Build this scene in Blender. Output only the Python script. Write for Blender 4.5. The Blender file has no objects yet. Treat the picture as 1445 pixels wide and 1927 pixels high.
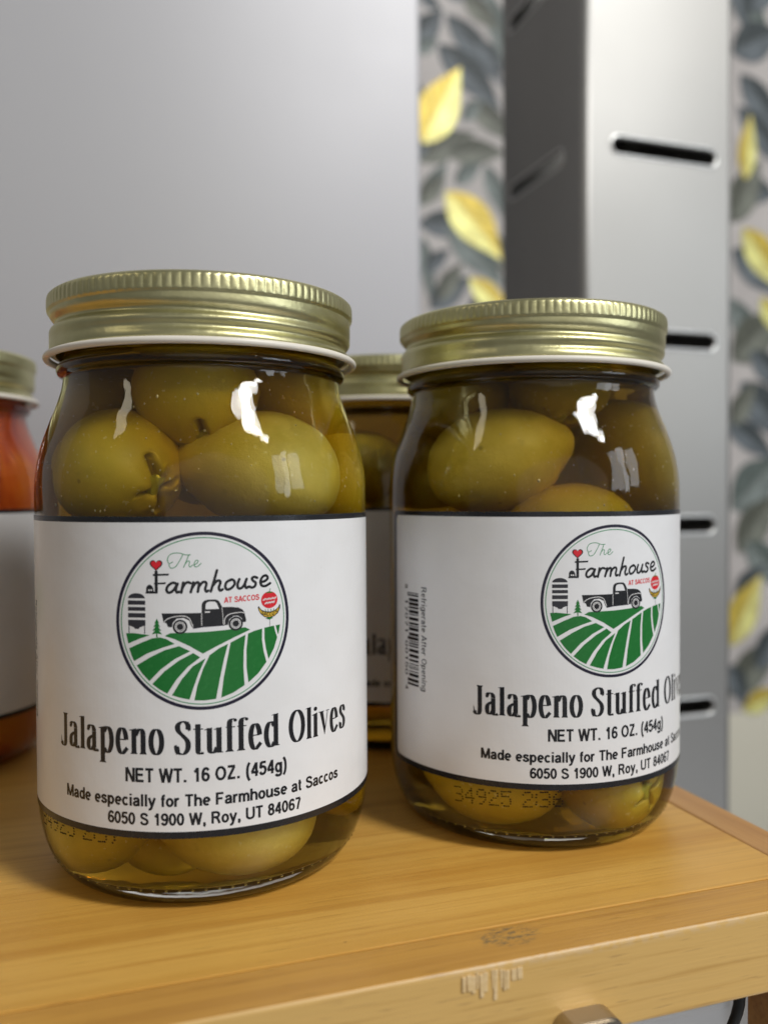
import bpy, bmesh, math, random
from math import sin, cos, pi, radians, exp, sqrt, atan2
from mathutils import Vector, Matrix
from mathutils.geometry import tessellate_polygon

random.seed(7)
MM = 0.001
S = bpy.context.scene
COL = S.collection

# ------------------------------------------------------------------ camera
F_PX, PITCH, ROLL, EYE = 1639.4, 0.0205, -0.0049, 88.3      # pixels of the 1445x1927 frame, radians, mm
CW, CH = 1445.0, 1927.0
cam_d = bpy.data.cameras.new('camera')
cam = bpy.data.objects.new('camera', cam_d); COL.objects.link(cam); S.camera = cam
cp, sp, cr, sr = cos(PITCH), sin(PITCH), cos(ROLL), sin(ROLL)
fwd = Vector((0, cp, -sp)); right = Vector((1, 0, 0)); up = Vector((0, sp, cp))
xc = right * cr + up * sr; yc = right * -sr + up * cr
m3 = Matrix((xc, yc, -fwd)).transposed()
cam.matrix_world = Matrix.Translation((0, 0, EYE * MM)) @ m3.to_4x4()
cam_d.sensor_width = 36.0
cam_d.lens = F_PX / CH * 36.0
cam_d.clip_start, cam_d.clip_end = 0.01, 50.0
cam_d.dof.use_dof = True
cam_d.dof.focus_distance = 0.196
cam_d.dof.aperture_fstop = 8.5

# ------------------------------------------------------------------ world and lamps (indoor shop, big window to the right)
W = bpy.data.worlds.new('World'); S.world = W; W.use_nodes = True
bg = W.node_tree.nodes['Background']
bg.inputs[0].default_value = (0.97, 0.98, 1.0, 1); bg.inputs[1].default_value = 0.10

def area(name, loc, target, sx, sy, power, col):
    d = bpy.data.lights.new(name, 'AREA'); d.shape = 'RECTANGLE'; d.size = sx; d.size_y = sy
    d.energy = power; d.color = col
    o = bpy.data.objects.new(name, d); COL.objects.link(o)
    o.location = loc
    o.rotation_euler = (Vector(target) - Vector(loc)).to_track_quat('-Z', 'Y').to_euler()
    return o
# daylight through the gaps of a shop window high on the right: a slanting string of bright patches, each with a dimmer surround
for k in range(7):
    t_ = k / 6; jx, jz = (0, .05, -.04, .03, -.03, .04, 0)[k], (0, .02, -.02, .03, 0, -.02, .01)[k]
    p_ = (0.90 + 0.26 * t_ + jx, -0.70 + 0.17 * t_ + jx * 0.7, 1.50 - 0.56 * t_ + jz)
    w_ = (0.24, 0.26, 0.19, 0.20, 0.13, 0.12, 0.07)[k]
    for f_, e_ in ((1.0, 14.0), (1.9, 10.5)):
        a_ = w_ * f_ * w_ * f_ * 0.62 * 0.785
        o_ = area('window_light_upper', p_, (0, 0.23, 0.08), w_ * f_, w_ * f_ * 0.62, e_ * pi * a_, (1.0, 0.985, 0.96)); o_.data.shape = 'ELLIPSE'
        o_.rotation_euler.rotate_axis('Z', 0.7 * k)
# the lower part of the window, duller and bluer
for x_, y_, w_, h_, e_ in ((1.38, -0.36, 0.13, 0.66, 2.3), (1.42, -0.16, 0.22, 0.52, 1.5), (1.30, -0.52, 0.22, 0.60, 1.5)):
    area('window_light_lower', (x_, y_, 0.42), (0, 0.23, 0.10), w_, h_, e_ * pi * w_ * h_ * 1.3, (0.86, 0.93, 1.0))
area('ceiling_light', (-1.09, -0.47, 1.10), (0, 0.25, 0.08), 0.18, 0.55, 0.7, (1.0, 0.88, 0.66)).data.shape = 'ELLIPSE'
for f_ in (0.5, 0.8, 1.15, 1.55, 2.0):       # soft fill added on the camera side, fading outwards
    area('front_fill', (0.75, -2.2, 0.30), (0, 0.25, 0.05), 1.8 * f_, 0.95 * f_, 1.5 * f_ * f_ / 1.6, (1.0, 0.98, 0.95)).data.shape = 'ELLIPSE'

S.view_settings.view_transform = 'Standard'; S.view_settings.look = 'None'
S.view_settings.exposure = 0.55; S.view_settings.gamma = 1.0; S.view_settings.use_curve_mapping = False
cy = S.cycles
cy.use_denoising = True
try: cy.denoiser = 'OPENIMAGEDENOISE'
except Exception: pass
cy.max_bounces = 16; cy.diffuse_bounces = 4; cy.glossy_bounces = 6; cy.transmission_bounces = 14
cy.transparent_max_bounces = 8; cy.volume_bounces = 1
cy.caustics_reflective = True; cy.caustics_refractive = True; cy.blur_glossy = 0.3
cy.sample_clamp_indirect = 6.0

# ------------------------------------------------------------------ helpers
def ray(u, v):
    x, y = u - CW / 2, v - CH / 2
    a = x * cr + y * sr; b = -x * sr + y * cr
    uu = -b / F_PX
    return Vector((a / F_PX, cp + uu * sp, -sp + uu * cp))
def on_plane(u, v, p0, n):
    d = ray(u, v); o = Vector((0, 0, EYE)); t = (Vector(p0) - o).dot(n) / d.dot(n)
    return o + d * t

def nodes_of(name):
    m = bpy.data.materials.new(name); m.use_nodes = True
    nt = m.node_tree; return m, nt, nt.nodes['Principled BSDF'], nt.nodes['Material Output']
def simple(name, col, rough=0.5, metal=0.0, spec=0.5, coat=0.0):
    m, nt, b, o = nodes_of(name)
    b.inputs['Base Color'].default_value = (*col, 1); b.inputs['Roughness'].default_value = rough
    b.inputs['Metallic'].default_value = metal; b.inputs['Specular IOR Level'].default_value = spec
    b.inputs['Coat Weight'].default_value = coat
    return m
class NT:
    def __init__(s, nt): s.nt = nt
    def new(s, t, **kw):
        n = s.nt.nodes.new(t)
        for k, v in kw.items(): setattr(n, k, v)
        return n
    def link(s, a, b): s.nt.links.new(a, b)
    def math(s, op, a, b=None, c=None, clamp=False):
        n = s.new('ShaderNodeMath', operation=op, use_clamp=clamp)
        for i, v in enumerate((a, b, c)):
            if v is None: continue
            if isinstance(v, (int, float)): n.inputs[i].default_value = v
            else: s.link(v, n.inputs[i])
        return n.outputs[0]
    def mix(s, fac, a, b, mode='MIX'):
        n = s.new('ShaderNodeMix', data_type='RGBA', blend_type=mode)
        for sock, v in ((n.inputs['Factor'], fac), (n.inputs[6], a), (n.inputs[7], b)):
            if isinstance(v, (int, float)): sock.default_value = v
            elif isinstance(v, tuple): sock.default_value = (*v, 1)
            else: s.link(v, sock)
        return n.outputs[2]
    def noise(s, vec, scale, detail=3, rough=0.5, dist=0.0):
        n = s.new('ShaderNodeTexNoise'); n.inputs['Scale'].default_value = scale
        n.inputs['Detail'].default_value = detail; n.inputs['Roughness'].default_value = rough
        n.inputs['Distortion'].default_value = dist
        s.link(vec, n.inputs['Vector']); return n.outputs['Fac']
    def mapping(s, vec, scale=(1, 1, 1), loc=(0, 0, 0)):
        n = s.new('ShaderNodeMapping'); n.inputs['Scale'].default_value = scale; n.inputs['Location'].default_value = loc
        s.link(vec, n.inputs['Vector']); return n.outputs['Vector']
    def ramp(s, fac, stops):
        n = s.new('ShaderNodeValToRGB'); e = n.color_ramp.elements
        while len(e) < len(stops): e.new(0.5)
        for el, (p, c) in zip(e, stops): el.position = p; el.color = (*c, 1) if len(c) == 3 else c
        s.link(fac, n.inputs[0]); return n.outputs[0]
    def step(s, fac, lo, hi):
        n = s.new('ShaderNodeMapRange'); n.interpolation_type = 'SMOOTHSTEP'
        n.inputs['From Min'].default_value = lo; n.inputs['From Max'].default_value = hi
        s.link(fac, n.inputs['Value']); return n.outputs['Result']
    def bump(s, h, strength, dist, normal=None):
        n = s.new('ShaderNodeBump'); n.inputs['Strength'].default_value = strength; n.inputs['Distance'].default_value = dist
        s.link(h, n.inputs['Height'])
        if normal is not None: s.link(normal, n.inputs['Normal'])
        return n.outputs[0]

def link_mesh(name, me, mats, parent=None, smooth=True):
    o = bpy.data.objects.new(name, me); COL.objects.link(o)
    if not isinstance(mats, (list, tuple)): mats = [mats]
    if not me.materials:
        for m in mats: me.materials.append(m)
    if smooth is not None:
        for p in me.polygons: p.use_smooth = smooth
    if parent is not None: o.parent = parent
    return o
def mesh(name, verts, faces, mi=None):
    me = bpy.data.meshes.new(name); me.from_pydata([tuple(v) for v in verts], [], faces)
    if mi is not None: me.polygons.foreach_set('material_index', mi)
    me.update(); return me
def bm_mesh(name, bm):
    me = bpy.data.meshes.new(name); bm.to_mesh(me); bm.free(); return me
def empty(name, loc, rz=0.0):
    o = bpy.data.objects.new(name, None); COL.objects.link(o); o.location = loc; o.rotation_euler = (0, 0, rz)
    o.empty_display_size = 0.01
    return o
def tag(o, label, cat, group=None):
    o['label'] = label; o['category'] = cat
    if group: o['group'] = group
    return o
def structure(o): o['kind'] = 'structure'; return o

def lathe(name, prof, seg=96, fn=None, close_bottom=True, close_top=True):
    """prof: (r, z) in mm from bottom to top. fn(r, z, theta) -> (r, z)."""
    V, Fc = [], []
    for (r, z) in prof:
        for i in range(seg):
            t = 2 * pi * i / seg
            rr, zz = fn(r, z, t) if fn else (r, z)
            V.append((rr * sin(t) * MM, -rr * cos(t) * MM, zz * MM))
    n = len(prof)
    for k in range(n - 1):
        for i in range(seg):
            j = (i + 1) % seg
            Fc.append((k * seg + i, k * seg + j, (k + 1) * seg + j, (k + 1) * seg + i))
    if close_bottom: Fc.append(tuple(range(seg - 1, -1, -1)))
    if close_top: Fc.append(tuple((n - 1) * seg + i for i in range(seg)))
    return mesh(name, V, Fc)
def spline(pts, n=6):
    """Catmull-Rom through 2D points."""
    out = []
    P = [pts[0]] + list(pts) + [pts[-1]]
    for i in range(1, len(P) - 2):
        for k in range(n):
            t = k / n
            out.append(tuple(0.5 * (2 * P[i][c] + (P[i + 1][c] - P[i - 1][c]) * t + (2 * P[i - 1][c] - 5 * P[i][c] + 4 * P[i + 1][c] - P[i + 2][c]) * t * t
                             + (3 * P[i][c] - P[i - 1][c] - 3 * P[i + 1][c] + P[i + 2][c]) * t ** 3) for c in range(len(P[0]))))
    out.append(tuple(pts[-1])); return out
def box(bm, x0, x1, y0, y1, z0, z1, bev=0.0, seg=2):
    r = bmesh.ops.create_cube(bm, size=1.0)
    vs = r['verts']
    for v in vs:
        v.co = Vector(((x0 + x1) / 2 + v.co.x * (x1 - x0), (y0 + y1) / 2 + v.co.y * (y1 - y0), (z0 + z1) / 2 + v.co.z * (z1 - z0)))
    if bev:
        es = list({e for v in vs for e in v.link_edges})
        bmesh.ops.bevel(bm, geom=es, offset=bev, segments=seg, affect='EDGES', profile=0.5)
def box_mesh(name, *a, **k):
    bm = bmesh.new(); box(bm, *[x * MM for x in a], bev=k.get('bev', 0) * MM, seg=k.get('seg', 2))
    return bm_mesh(name, bm)

# ------------------------------------------------------------------ materials
def wood(name, base, dark, light, grain_y, seed, front=False):
    """Local X runs along the grain; coordinates in metres of the crate frame."""
    m, nt, b, o = nodes_of(name); N = NT(nt)
    tc = N.new('ShaderNodeTexCoord').outputs['Object']
    big = N.noise(N.mapping(tc, (2.2, grain_y, grain_y), (seed, seed * 1.7, 0)), 1.0, 3, 0.55, 0.6)
    fine = N.noise(N.mapping(tc, (14, 900, 900), (seed, 3, 1)), 1.0, 3, 0.6)
    mid = N.noise(N.mapping(tc, (5, 230, 230), (seed * 2, 5, 2)), 1.0, 4, 0.6, 0.3)
    pores = N.noise(N.mapping(tc, (75, 1500, 1500), (1, seed, 4)), 1.0, 2, 0.5)
    c = N.mix(N.step(big, 0.36, 0.66), base, light)
    band_ = N.noise(N.mapping(tc, (1.6, 95, 95), (seed, 7, 5)), 1.0, 3, 0.6, 0.4)
    c = N.mix(N.math('MULTIPLY', N.step(band_, 0.50, 0.74), 0.5), c, dark)
    c = N.mix(N.math('MULTIPLY', N.step(mid, 0.48, 0.70), 0.55), c, dark)
    c = N.mix(N.math('MULTIPLY', N.step(fine, 0.45, 0.75), 0.42), c, dark)
    c = N.mix(N.math('MULTIPLY', N.step(pores, 0.64, 0.74), 0.5 if front else 0.34), c, tuple(x * 0.55 for x in dark))
    blot = N.noise(tc, 38, 4, 0.6)
    c = N.mix(N.math('MULTIPLY', N.step(blot, 0.4, 0.75), 0.16), c, tuple(min(1, x * 1.25) for x in light))
    h = N.math('ADD', N.math('MULTIPLY', mid, 0.5), N.math('MULTIPLY', pores, -0.6))
    return m, nt, b, N, tc, c, h
def finish_wood(b, N, c, h, rough, bump=0.25):
    N.link(c, b.inputs['Base Color']); b.inputs['Roughness'].default_value = rough
    b.inputs['Coat Weight'].default_value = 0.12; b.inputs['Coat Roughness'].default_value = 0.35
    N.link(N.bump(h, bump, 0.0004), b.inputs['Normal'])
m_top, _nt, _b, _N, _tc, _c, _h = wood('pine_top', (0.60, 0.318, 0.056), (0.44, 0.195, 0.027), (0.67, 0.385, 0.085), 30, 3.1)
lac = _N.noise(_tc, 1400, 2, 0.5)
_h = _N.math('ADD', _h, _N.math('MULTIPLY', lac, 0.35))
spk = _N.new('ShaderNodeTexVoronoi'); spk.inputs['Scale'].default_value = 42; _N.link(_N.mapping(_tc, (1, 1.6, 0)), spk.inputs['Vector'])
_c = _N.mix(_N.math('MULTIPLY', _N.math('SUBTRACT', 1.0, _N.step(spk.outputs['Distance'], 0.012, 0.03)), 0.7), _c, (0.14, 0.06, 0.015))
finish_wood(_b, _N, _c, _h, 0.42)

m_rail, _nt, _b, _N, _tc, _c, _h = wood('oak_rail', (0.55, 0.285, 0.05), (0.37, 0.165, 0.025), (0.62, 0.34, 0.075), 60, 8.4, True)
# the raw, paler front face, with scuffs; local coordinates: x along the rail, y outwards, z up
sep = _N.new('ShaderNodeSeparateXYZ'); _N.link(_tc, sep.inputs[0])
geo = _N.new('ShaderNodeNewGeometry')
mfront = _N.math('LESS_THAN', sep.outputs['Y'], 0.0004)
edge_n = _N.noise(_N.mapping(_tc, (60, 60, 200)), 1.0, 3, 0.6)
raw = _N.mix(_N.step(_N.noise(_N.mapping(_tc, (20, 800, 800)), 1.0, 3), 0.5, 0.75), (0.62, 0.39, 0.125), (0.50, 0.29, 0.08))
raw = _N.mix(_N.math('MULTIPLY', _N.step(_N.noise(_N.mapping(_tc, (90, 1500, 1500)), 1.0, 2), 0.62, 0.72), 0.55), raw, (0.33, 0.19, 0.07))
_c = _N.mix(mfront, _c, raw)
RAIL = dict(b=_b, N=_N, tc=_tc, c=_c, h=_h, sep=sep)

def gold():
    m, nt, b, o = nodes_of('champagne_gold_metal'); N = NT(nt)
    tc = N.new('ShaderNodeTexCoord').outputs['Object']
    n1 = N.noise(N.mapping(tc, (60, 60, 1200)), 1.0, 3, 0.6)
    n2 = N.noise(tc, 90, 4, 0.6)
    c = N.mix(N.step(n2, 0.3, 0.75), (0.56, 0.53, 0.28), (0.64, 0.61, 0.35))
    N.link(c, b.inputs['Base Color']); b.inputs['Metallic'].default_value = 1.0
    r = N.math('ADD', N.math('MULTIPLY', n1, 0.14), 0.31); N.link(r, b.inputs['Roughness'])
    sc = N.noise(N.mapping(tc, (700, 90, 900)), 1.0, 2, 0.5)
    N.link(N.bump(n2, 0.25, 0.0012, N.bump(sc, 0.10, 0.0003)), b.inputs['Normal'])
    return m
M_GOLD = gold()
M_RIM = simple('cream_enamel', (0.74, 0.70, 0.62), 0.4)
def glass():
    m, nt, b, o = nodes_of('clear_glass'); N = NT(nt); nt.nodes.remove(b)
    g = N.new('ShaderNodeBsdfGlass'); g.inputs['IOR'].default_value = 1.5; g.inputs['Roughness'].default_value = 0.0
    g.inputs['Color'].default_value = (0.97, 0.985, 0.97, 1)
    tc = N.new('ShaderNodeTexCoord').outputs['Object']
    oi = N.new('ShaderNodeObjectInfo'); va = N.new('ShaderNodeVectorMath', operation='ADD'); N.link(tc, va.inputs[0]); N.link(oi.outputs['Random'], va.inputs[1])
    w = N.noise(N.mapping(va.outputs[0], (70, 70, 30)), 1.0, 3, 0.55)
    N.link(N.bump(w, 0.20, 0.0016), g.inputs['Normal'])
    N.link(g.outputs[0], o.inputs['Surface']); return m
M_GLASS = glass()
def brine(name, col, dens, scat, scol):
    m, nt, b, o = nodes_of(name); N = NT(nt); nt.nodes.remove(b)
    g = N.new('ShaderNodeBsdfRefraction'); g.inputs['IOR'].default_value = 0.915; g.inputs['Roughness'].default_value = 0.0
    N.link(g.outputs[0], o.inputs['Surface'])
    a = N.new('ShaderNodeVolumeAbsorption'); a.inputs['Color'].default_value = (*col, 1); a.inputs['Density'].default_value = dens
    if scat:
        s = N.new('ShaderNodeVolumeScatter'); s.inputs['Color'].default_value = (*scol, 1); s.inputs['Density'].default_value = scat
        s.inputs['Anisotropy'].default_value = 0.3
        ad = N.new('ShaderNodeAddShader'); N.link(a.outputs[0], ad.inputs[0]); N.link(s.outputs[0], ad.inputs[1])
        N.link(ad.outputs[0], o.inputs['Volume'])
    else: N.link(a.outputs[0], o.inputs['Volume'])
    return m
M_BRINE = brine('amber_brine', (0.81, 0.65, 0.015), 88, 12.0, (0.86, 0.65, 0.08))
def olive_mat(name, a, c2, warm):
    m, nt, b, o = nodes_of(name); N = NT(nt)
    tc = N.new('ShaderNodeTexCoord').outputs['Object']
    n = N.noise(tc, 85, 4, 0.6); n2 = N.noise(tc, 900, 2, 0.5); n3 = N.noise(N.mapping(tc, (1, 1, 1), (3, 1, 2)), 190, 5, 0.7)
    c = N.mix(N.step(n, 0.3, 0.72), a, c2)
    c = N.mix(N.math('MULTIPLY', N.step(n3, 0.58, 0.78), 0.45), c, tuple(x * 0.55 for x in c2))
    c = N.mix(N.math('MULTIPLY', N.step(n2, 0.66, 0.72), 0.5), c, (0.92, 0.88, 0.50))
    vo = N.new('ShaderNodeTexVoronoi'); vo.inputs['Scale'].default_value = 130; N.link(tc, vo.inputs['Vector'])
    c = N.mix(N.math('MULTIPLY', N.math('SUBTRACT', 1.0, N.step(vo.outputs['Distance'], 0.04, 0.10)), 0.55), c, (0.20, 0.13, 0.02))
    at = N.new('ShaderNodeAttribute', attribute_name='slit')
    c = N.mix(at.outputs['Fac'], c, warm)
    N.link(c, b.inputs['Base Color']); b.inputs['Roughness'].default_value = 0.42
    h = N.math('ADD', n3, N.math('MULTIPLY', N.noise(tc, 650, 3), 0.35))
    N.link(N.bump(h, 0.35, 0.0007), b.inputs['Normal'])
    return m
M_OLIVES = [olive_mat('olive_flesh_yellow_green', (0.72, 0.54, 0.05), (0.60, 0.475, 0.035), (0.22, 0.14, 0.02)),
            olive_mat('olive_flesh_pale', (0.84, 0.72, 0.20), (0.74, 0.62, 0.11), (0.30, 0.20, 0.03)),
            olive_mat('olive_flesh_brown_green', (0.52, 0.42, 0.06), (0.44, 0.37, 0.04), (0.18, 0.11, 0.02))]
M_PEPPER = simple('pickled_jalapeno', (0.42, 0.40, 0.04), 0.35)
M_PEPPER_DARK = simple('pickled_jalapeno_skin', (0.12, 0.17, 0.02), 0.3)

def paper():
    m, nt, b, o = nodes_of('white_label_paper'); N = NT(nt)
    tc = N.new('ShaderNodeTexCoord').outputs['Object']
    n = N.noise(tc, 120, 4, 0.6); sp_ = N.noise(tc, 1600, 2, 0.6)
    c = N.mix(N.step(n, 0.3, 0.8), (0.765, 0.772, 0.785), (0.74, 0.745, 0.755))
    c = N.mix(N.math('MULTIPLY', N.step(sp_, 0.66, 0.80), 0.25), c, (0.52, 0.51, 0.51))
    N.link(c, b.inputs['Base Color']); b.inputs['Roughness'].default_value = 0.27
    b.inputs['Specular IOR Level'].default_value = 0.5
    oi = N.new('ShaderNodeObjectInfo'); va = N.new('ShaderNodeVectorMath', operation='ADD'); N.link(tc, va.inputs[0]); N.link(oi.outputs['Random'], va.inputs[1])
    N.link(N.bump(N.noise(va.outputs[0], 75, 2, 0.5), 0.22, 0.0012, N.bump(N.noise(tc, 700, 3, 0.6), 0.08, 0.0003)), b.inputs['Normal'])
    return m
M_PAPER = paper()
def ink(name, col, rough=0.26):
    m, nt, b, o = nodes_of(name); N = NT(nt)
    tc = N.new('ShaderNodeTexCoord').outputs['Object']
    n = N.noise(tc, 900, 3, 0.6)
    c = N.mix(N.math('MULTIPLY', N.step(n, 0.45, 0.8), 0.22), col, tuple(min(1, x * 1.5 + 0.03) for x in col))
    N.link(c, b.inputs['Base Color']); b.inputs['Roughness'].default_value = rough
    b.inputs['Specular IOR Level'].default_value = 0.5
    N.link(N.bump(N.noise(tc, 700, 3, 0.6), 0.10, 0.0003), b.inputs['Normal'])
    return m
I_BLACK = ink('black_ink', (0.012, 0.013, 0.016)); I_GREEN = ink('green_ink', (0.012, 0.155, 0.028)); I_LGREEN = ink('pale_green_ink', (0.10, 0.30, 0.16))
I_RED = ink('red_ink', (0.62, 0.018, 0.03)); I_WHITE = ink('white_ink', (0.76, 0.755, 0.755)); I_GREY = ink('charcoal_ink', (0.030, 0.030, 0.038))
I_YEL = ink('yellow_ink', (0.62, 0.40, 0.035)); I_PURP = ink('violet_black_ink', (0.014, 0.012, 0.03))
INKS = [I_BLACK, I_GREEN, I_LGREEN, I_RED, I_WHITE, I_GREY, I_YEL, I_PURP]
BLK, GRN, LGR, RED, WHT, GRY, YEL, PUR = range(8)

# ------------------------------------------------------------------ label artwork, flat (u, v) in mm
R_LAB = 40.10
def el(cx, cy_, rx, ry, a0=0, a1=360, n=28):
    return [(cx + rx * cos(radians(a0 + (a1 - a0) * i / n)), cy_ + ry * sin(radians(a0 + (a1 - a0) * i / n))) for i in range(n + 1)]
SANS = {   # advance, centre lines; capital height 1, lower-case height 0.725
 'N': (.80, [[(.1, 0), (.1, 1)], [(.13, .99), (.67, .01)], [(.7, 0), (.7, 1)]]), 'E': (.74, [[(.1, 0), (.1, 1)], [(.1, .92), (.66, .92)], [(.1, .52), (.62, .52)], [(.1, .08), (.68, .08)]]),
 'T': (.70, [[(.02, .92), (.68, .92)], [(.35, 0), (.35, .9)]]), 'W': (1.05, [[(.05, 1), (.28, .0)], [(.28, .0), (.525, 1)], [(.525, 1), (.77, .0)], [(.77, .0), (1.0, 1)]]),
 '.': (.30, [[(.15, 0), (.15, .18)]]), '1': (.60, [[(.36, 0), (.36, 1)], [(.12, .70), (.26, .80), (.34, .97)]]),
 '6': (.62, [el(.33, .315, .22, .235), [(.11, .33), (.12, .62), (.2, .83), (.34, .92), (.48, .87), (.54, .76)]]), 'O': (.86, [el(.43, .5, .33, .42, 90, 450)]),
 'Z': (.70, [[(.06, .92), (.64, .92)], [(.58, .9), (.12, .1)], [(.04, .08), (.66, .08)]]), '(': (.36, [[(.30, 1.03), (.16, .78), (.11, .40), (.16, .0), (.30, -.25)]]), ')': (.36, [[(.06, 1.03), (.20, .78), (.25, .40), (.20, .0), (.06, -.25)]]),
 '4': (.62, [[(.44, 0), (.44, .99)], [(.42, .95), (.07, .30)], [(.03, .29), (.61, .29)]]), '5': (.62, [[(.16, .92), (.57, .92)], [(.17, .95), (.11, .5)], [(.1, .5), (.2, .6), (.34, .61), (.49, .52), (.53, .34), (.47, .17), (.33, .085), (.17, .11), (.08, .25)]]),
 'g': (.66, [el(.31, .36, .21, .285), [(.55, -.06), (.55, .725)], [(.55, -.04), (.5, -.18), (.33, -.225), (.15, -.19), (.1, -.09)]]), 'M': (.92, [[(.1, 0), (.1, 1)], [(.82, 0), (.82, 1)], [(.12, .99), (.46, .03)], [(.8, .99), (.46, .03)]]),
 'a': (.62, [[(.5, 0), (.5, .46)], [(.5, .44), (.46, .6), (.31, .645), (.17, .6), (.1, .5)], [(.5, .4), (.3, .37), (.14, .3), (.1, .19), (.16, .09), (.28, .075), (.42, .13), (.5, .25)]]),
 'd': (.66, [[(.56, 0), (.56, 1)], el(.32, .36, .21, .285)]), 'e': (.62, [[(.1, .36), (.54, .36)], el(.32, .36, .22, .285, 0, 310)]),
 's': (.60, [[(.5, .52), (.43, .61), (.3, .645), (.16, .6), (.12, .5), (.2, .42), (.4, .34), (.5, .25), (.48, .14), (.38, .085), (.25, .08), (.12, .14), (.07, .24)]]),
 'p': (.66, [[(.1, -.27), (.1, .725)], el(.34, .36, .21, .285)]), 'c': (.60, [el(.32, .36, .22, .285, 42, 318)]), 'i': (.28, [[(.14, 0), (.14, .725)], [(.14, .86), (.14, 1)]]), 'l': (.28, [[(.14, 0), (.14, 1)]]),
 'y': (.62, [[(.06, .725), (.31, .03)], [(.56, .725), (.31, .03)], [(.33, .1), (.26, -.1), (.2, -.19), (.1, -.215), (.03, -.2)]]), 'f': (.36, [[(.16, 0), (.16, .5), (.165, .8), (.22, .9), (.35, .92)], [(.02, .66), (.33, .66)]]),
 'o': (.64, [el(.32, .36, .225, .285)]), 'r': (.42, [[(.1, 0), (.1, .725)], [(.1, .42), (.17, .58), (.28, .645), (.40, .63)]]), 'n': (.64, [[(.1, 0), (.1, .725)], [(.1, .45), (.2, .61), (.36, .645), (.5, .57), (.54, .42), (.54, 0)]]),
 'h': (.64, [[(.1, 0), (.1, 1)], [(.1, .45), (.2, .61), (.36, .645), (.5, .57), (.54, .42), (.54, 0)]]), 'F': (.68, [[(.1, 0), (.1, 1)], [(.1, .92), (.63, .92)], [(.1, .50), (.55, .50)]]),
 'm': (.94, [[(.1, 0), (.1, .725)], [(.1, .47), (.2, .61), (.32, .645), (.43, .57), (.46, .42), (.46, 0)], [(.46, .45), (.56, .61), (.68, .645), (.8, .57), (.83, .42), (.83, 0)]]),
 'u': (.64, [[(.1, .725), (.1, .28), (.15, .13), (.28, .08), (.42, .13), (.53, .28)], [(.54, 0), (.54, .725)]]), 't': (.38, [[(.17, .93), (.17, .5), (.175, .18), (.22, .09), (.35, .08)], [(.03, .66), (.34, .66)]]),
 'S': (.76, [[(.63, .72), (.56, .86), (.4, .92), (.22, .89), (.13, .76), (.17, .63), (.32, .55), (.52, .47), (.65, .36), (.66, .22), (.55, .11), (.38, .075), (.2, .11), (.09, .28)]]), '0': (.62, [el(.31, .5, .22, .42, 90, 450)]),
 '9': (.62, [el(.31, .685, .22, .235), [(.53, .67), (.52, .38), (.44, .17), (.3, .08), (.15, .13), (.09, .24)]]), ',': (.30, [[(.15, 0), (.15, .18)], [(.19, .06), (.17, -.06), (.10, -.16)]]),
 'R': (.80, [[(.1, 0), (.1, 1)], [(.1, .92), (.42, .92), (.58, .86), (.64, .73), (.58, .58), (.42, .52), (.1, .52)], [(.40, .5), (.54, .36), (.70, .0)]]), 'U': (.80, [[(.1, 1), (.1, .35), (.17, .15), (.4, .075), (.62, .15), (.69, .35), (.69, 1)]]),
 '8': (.62, [el(.31, .73, .185, .19), el(.31, .30, .22, .22)]), '7': (.62, [[(.06, .92), (.56, .92)], [(.54, .88), (.38, .5), (.26, 0)]]), 'C': (.80, [el(.42, .5, .33, .42, 45, 315)]),
 'A': (.80, [[(.05, 0), (.40, 1)], [(.75, 0), (.40, 1)], [(.18, .30), (.62, .30)]]), "'": (.2, [[(.1, .7), (.1, 1)]])}
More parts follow.
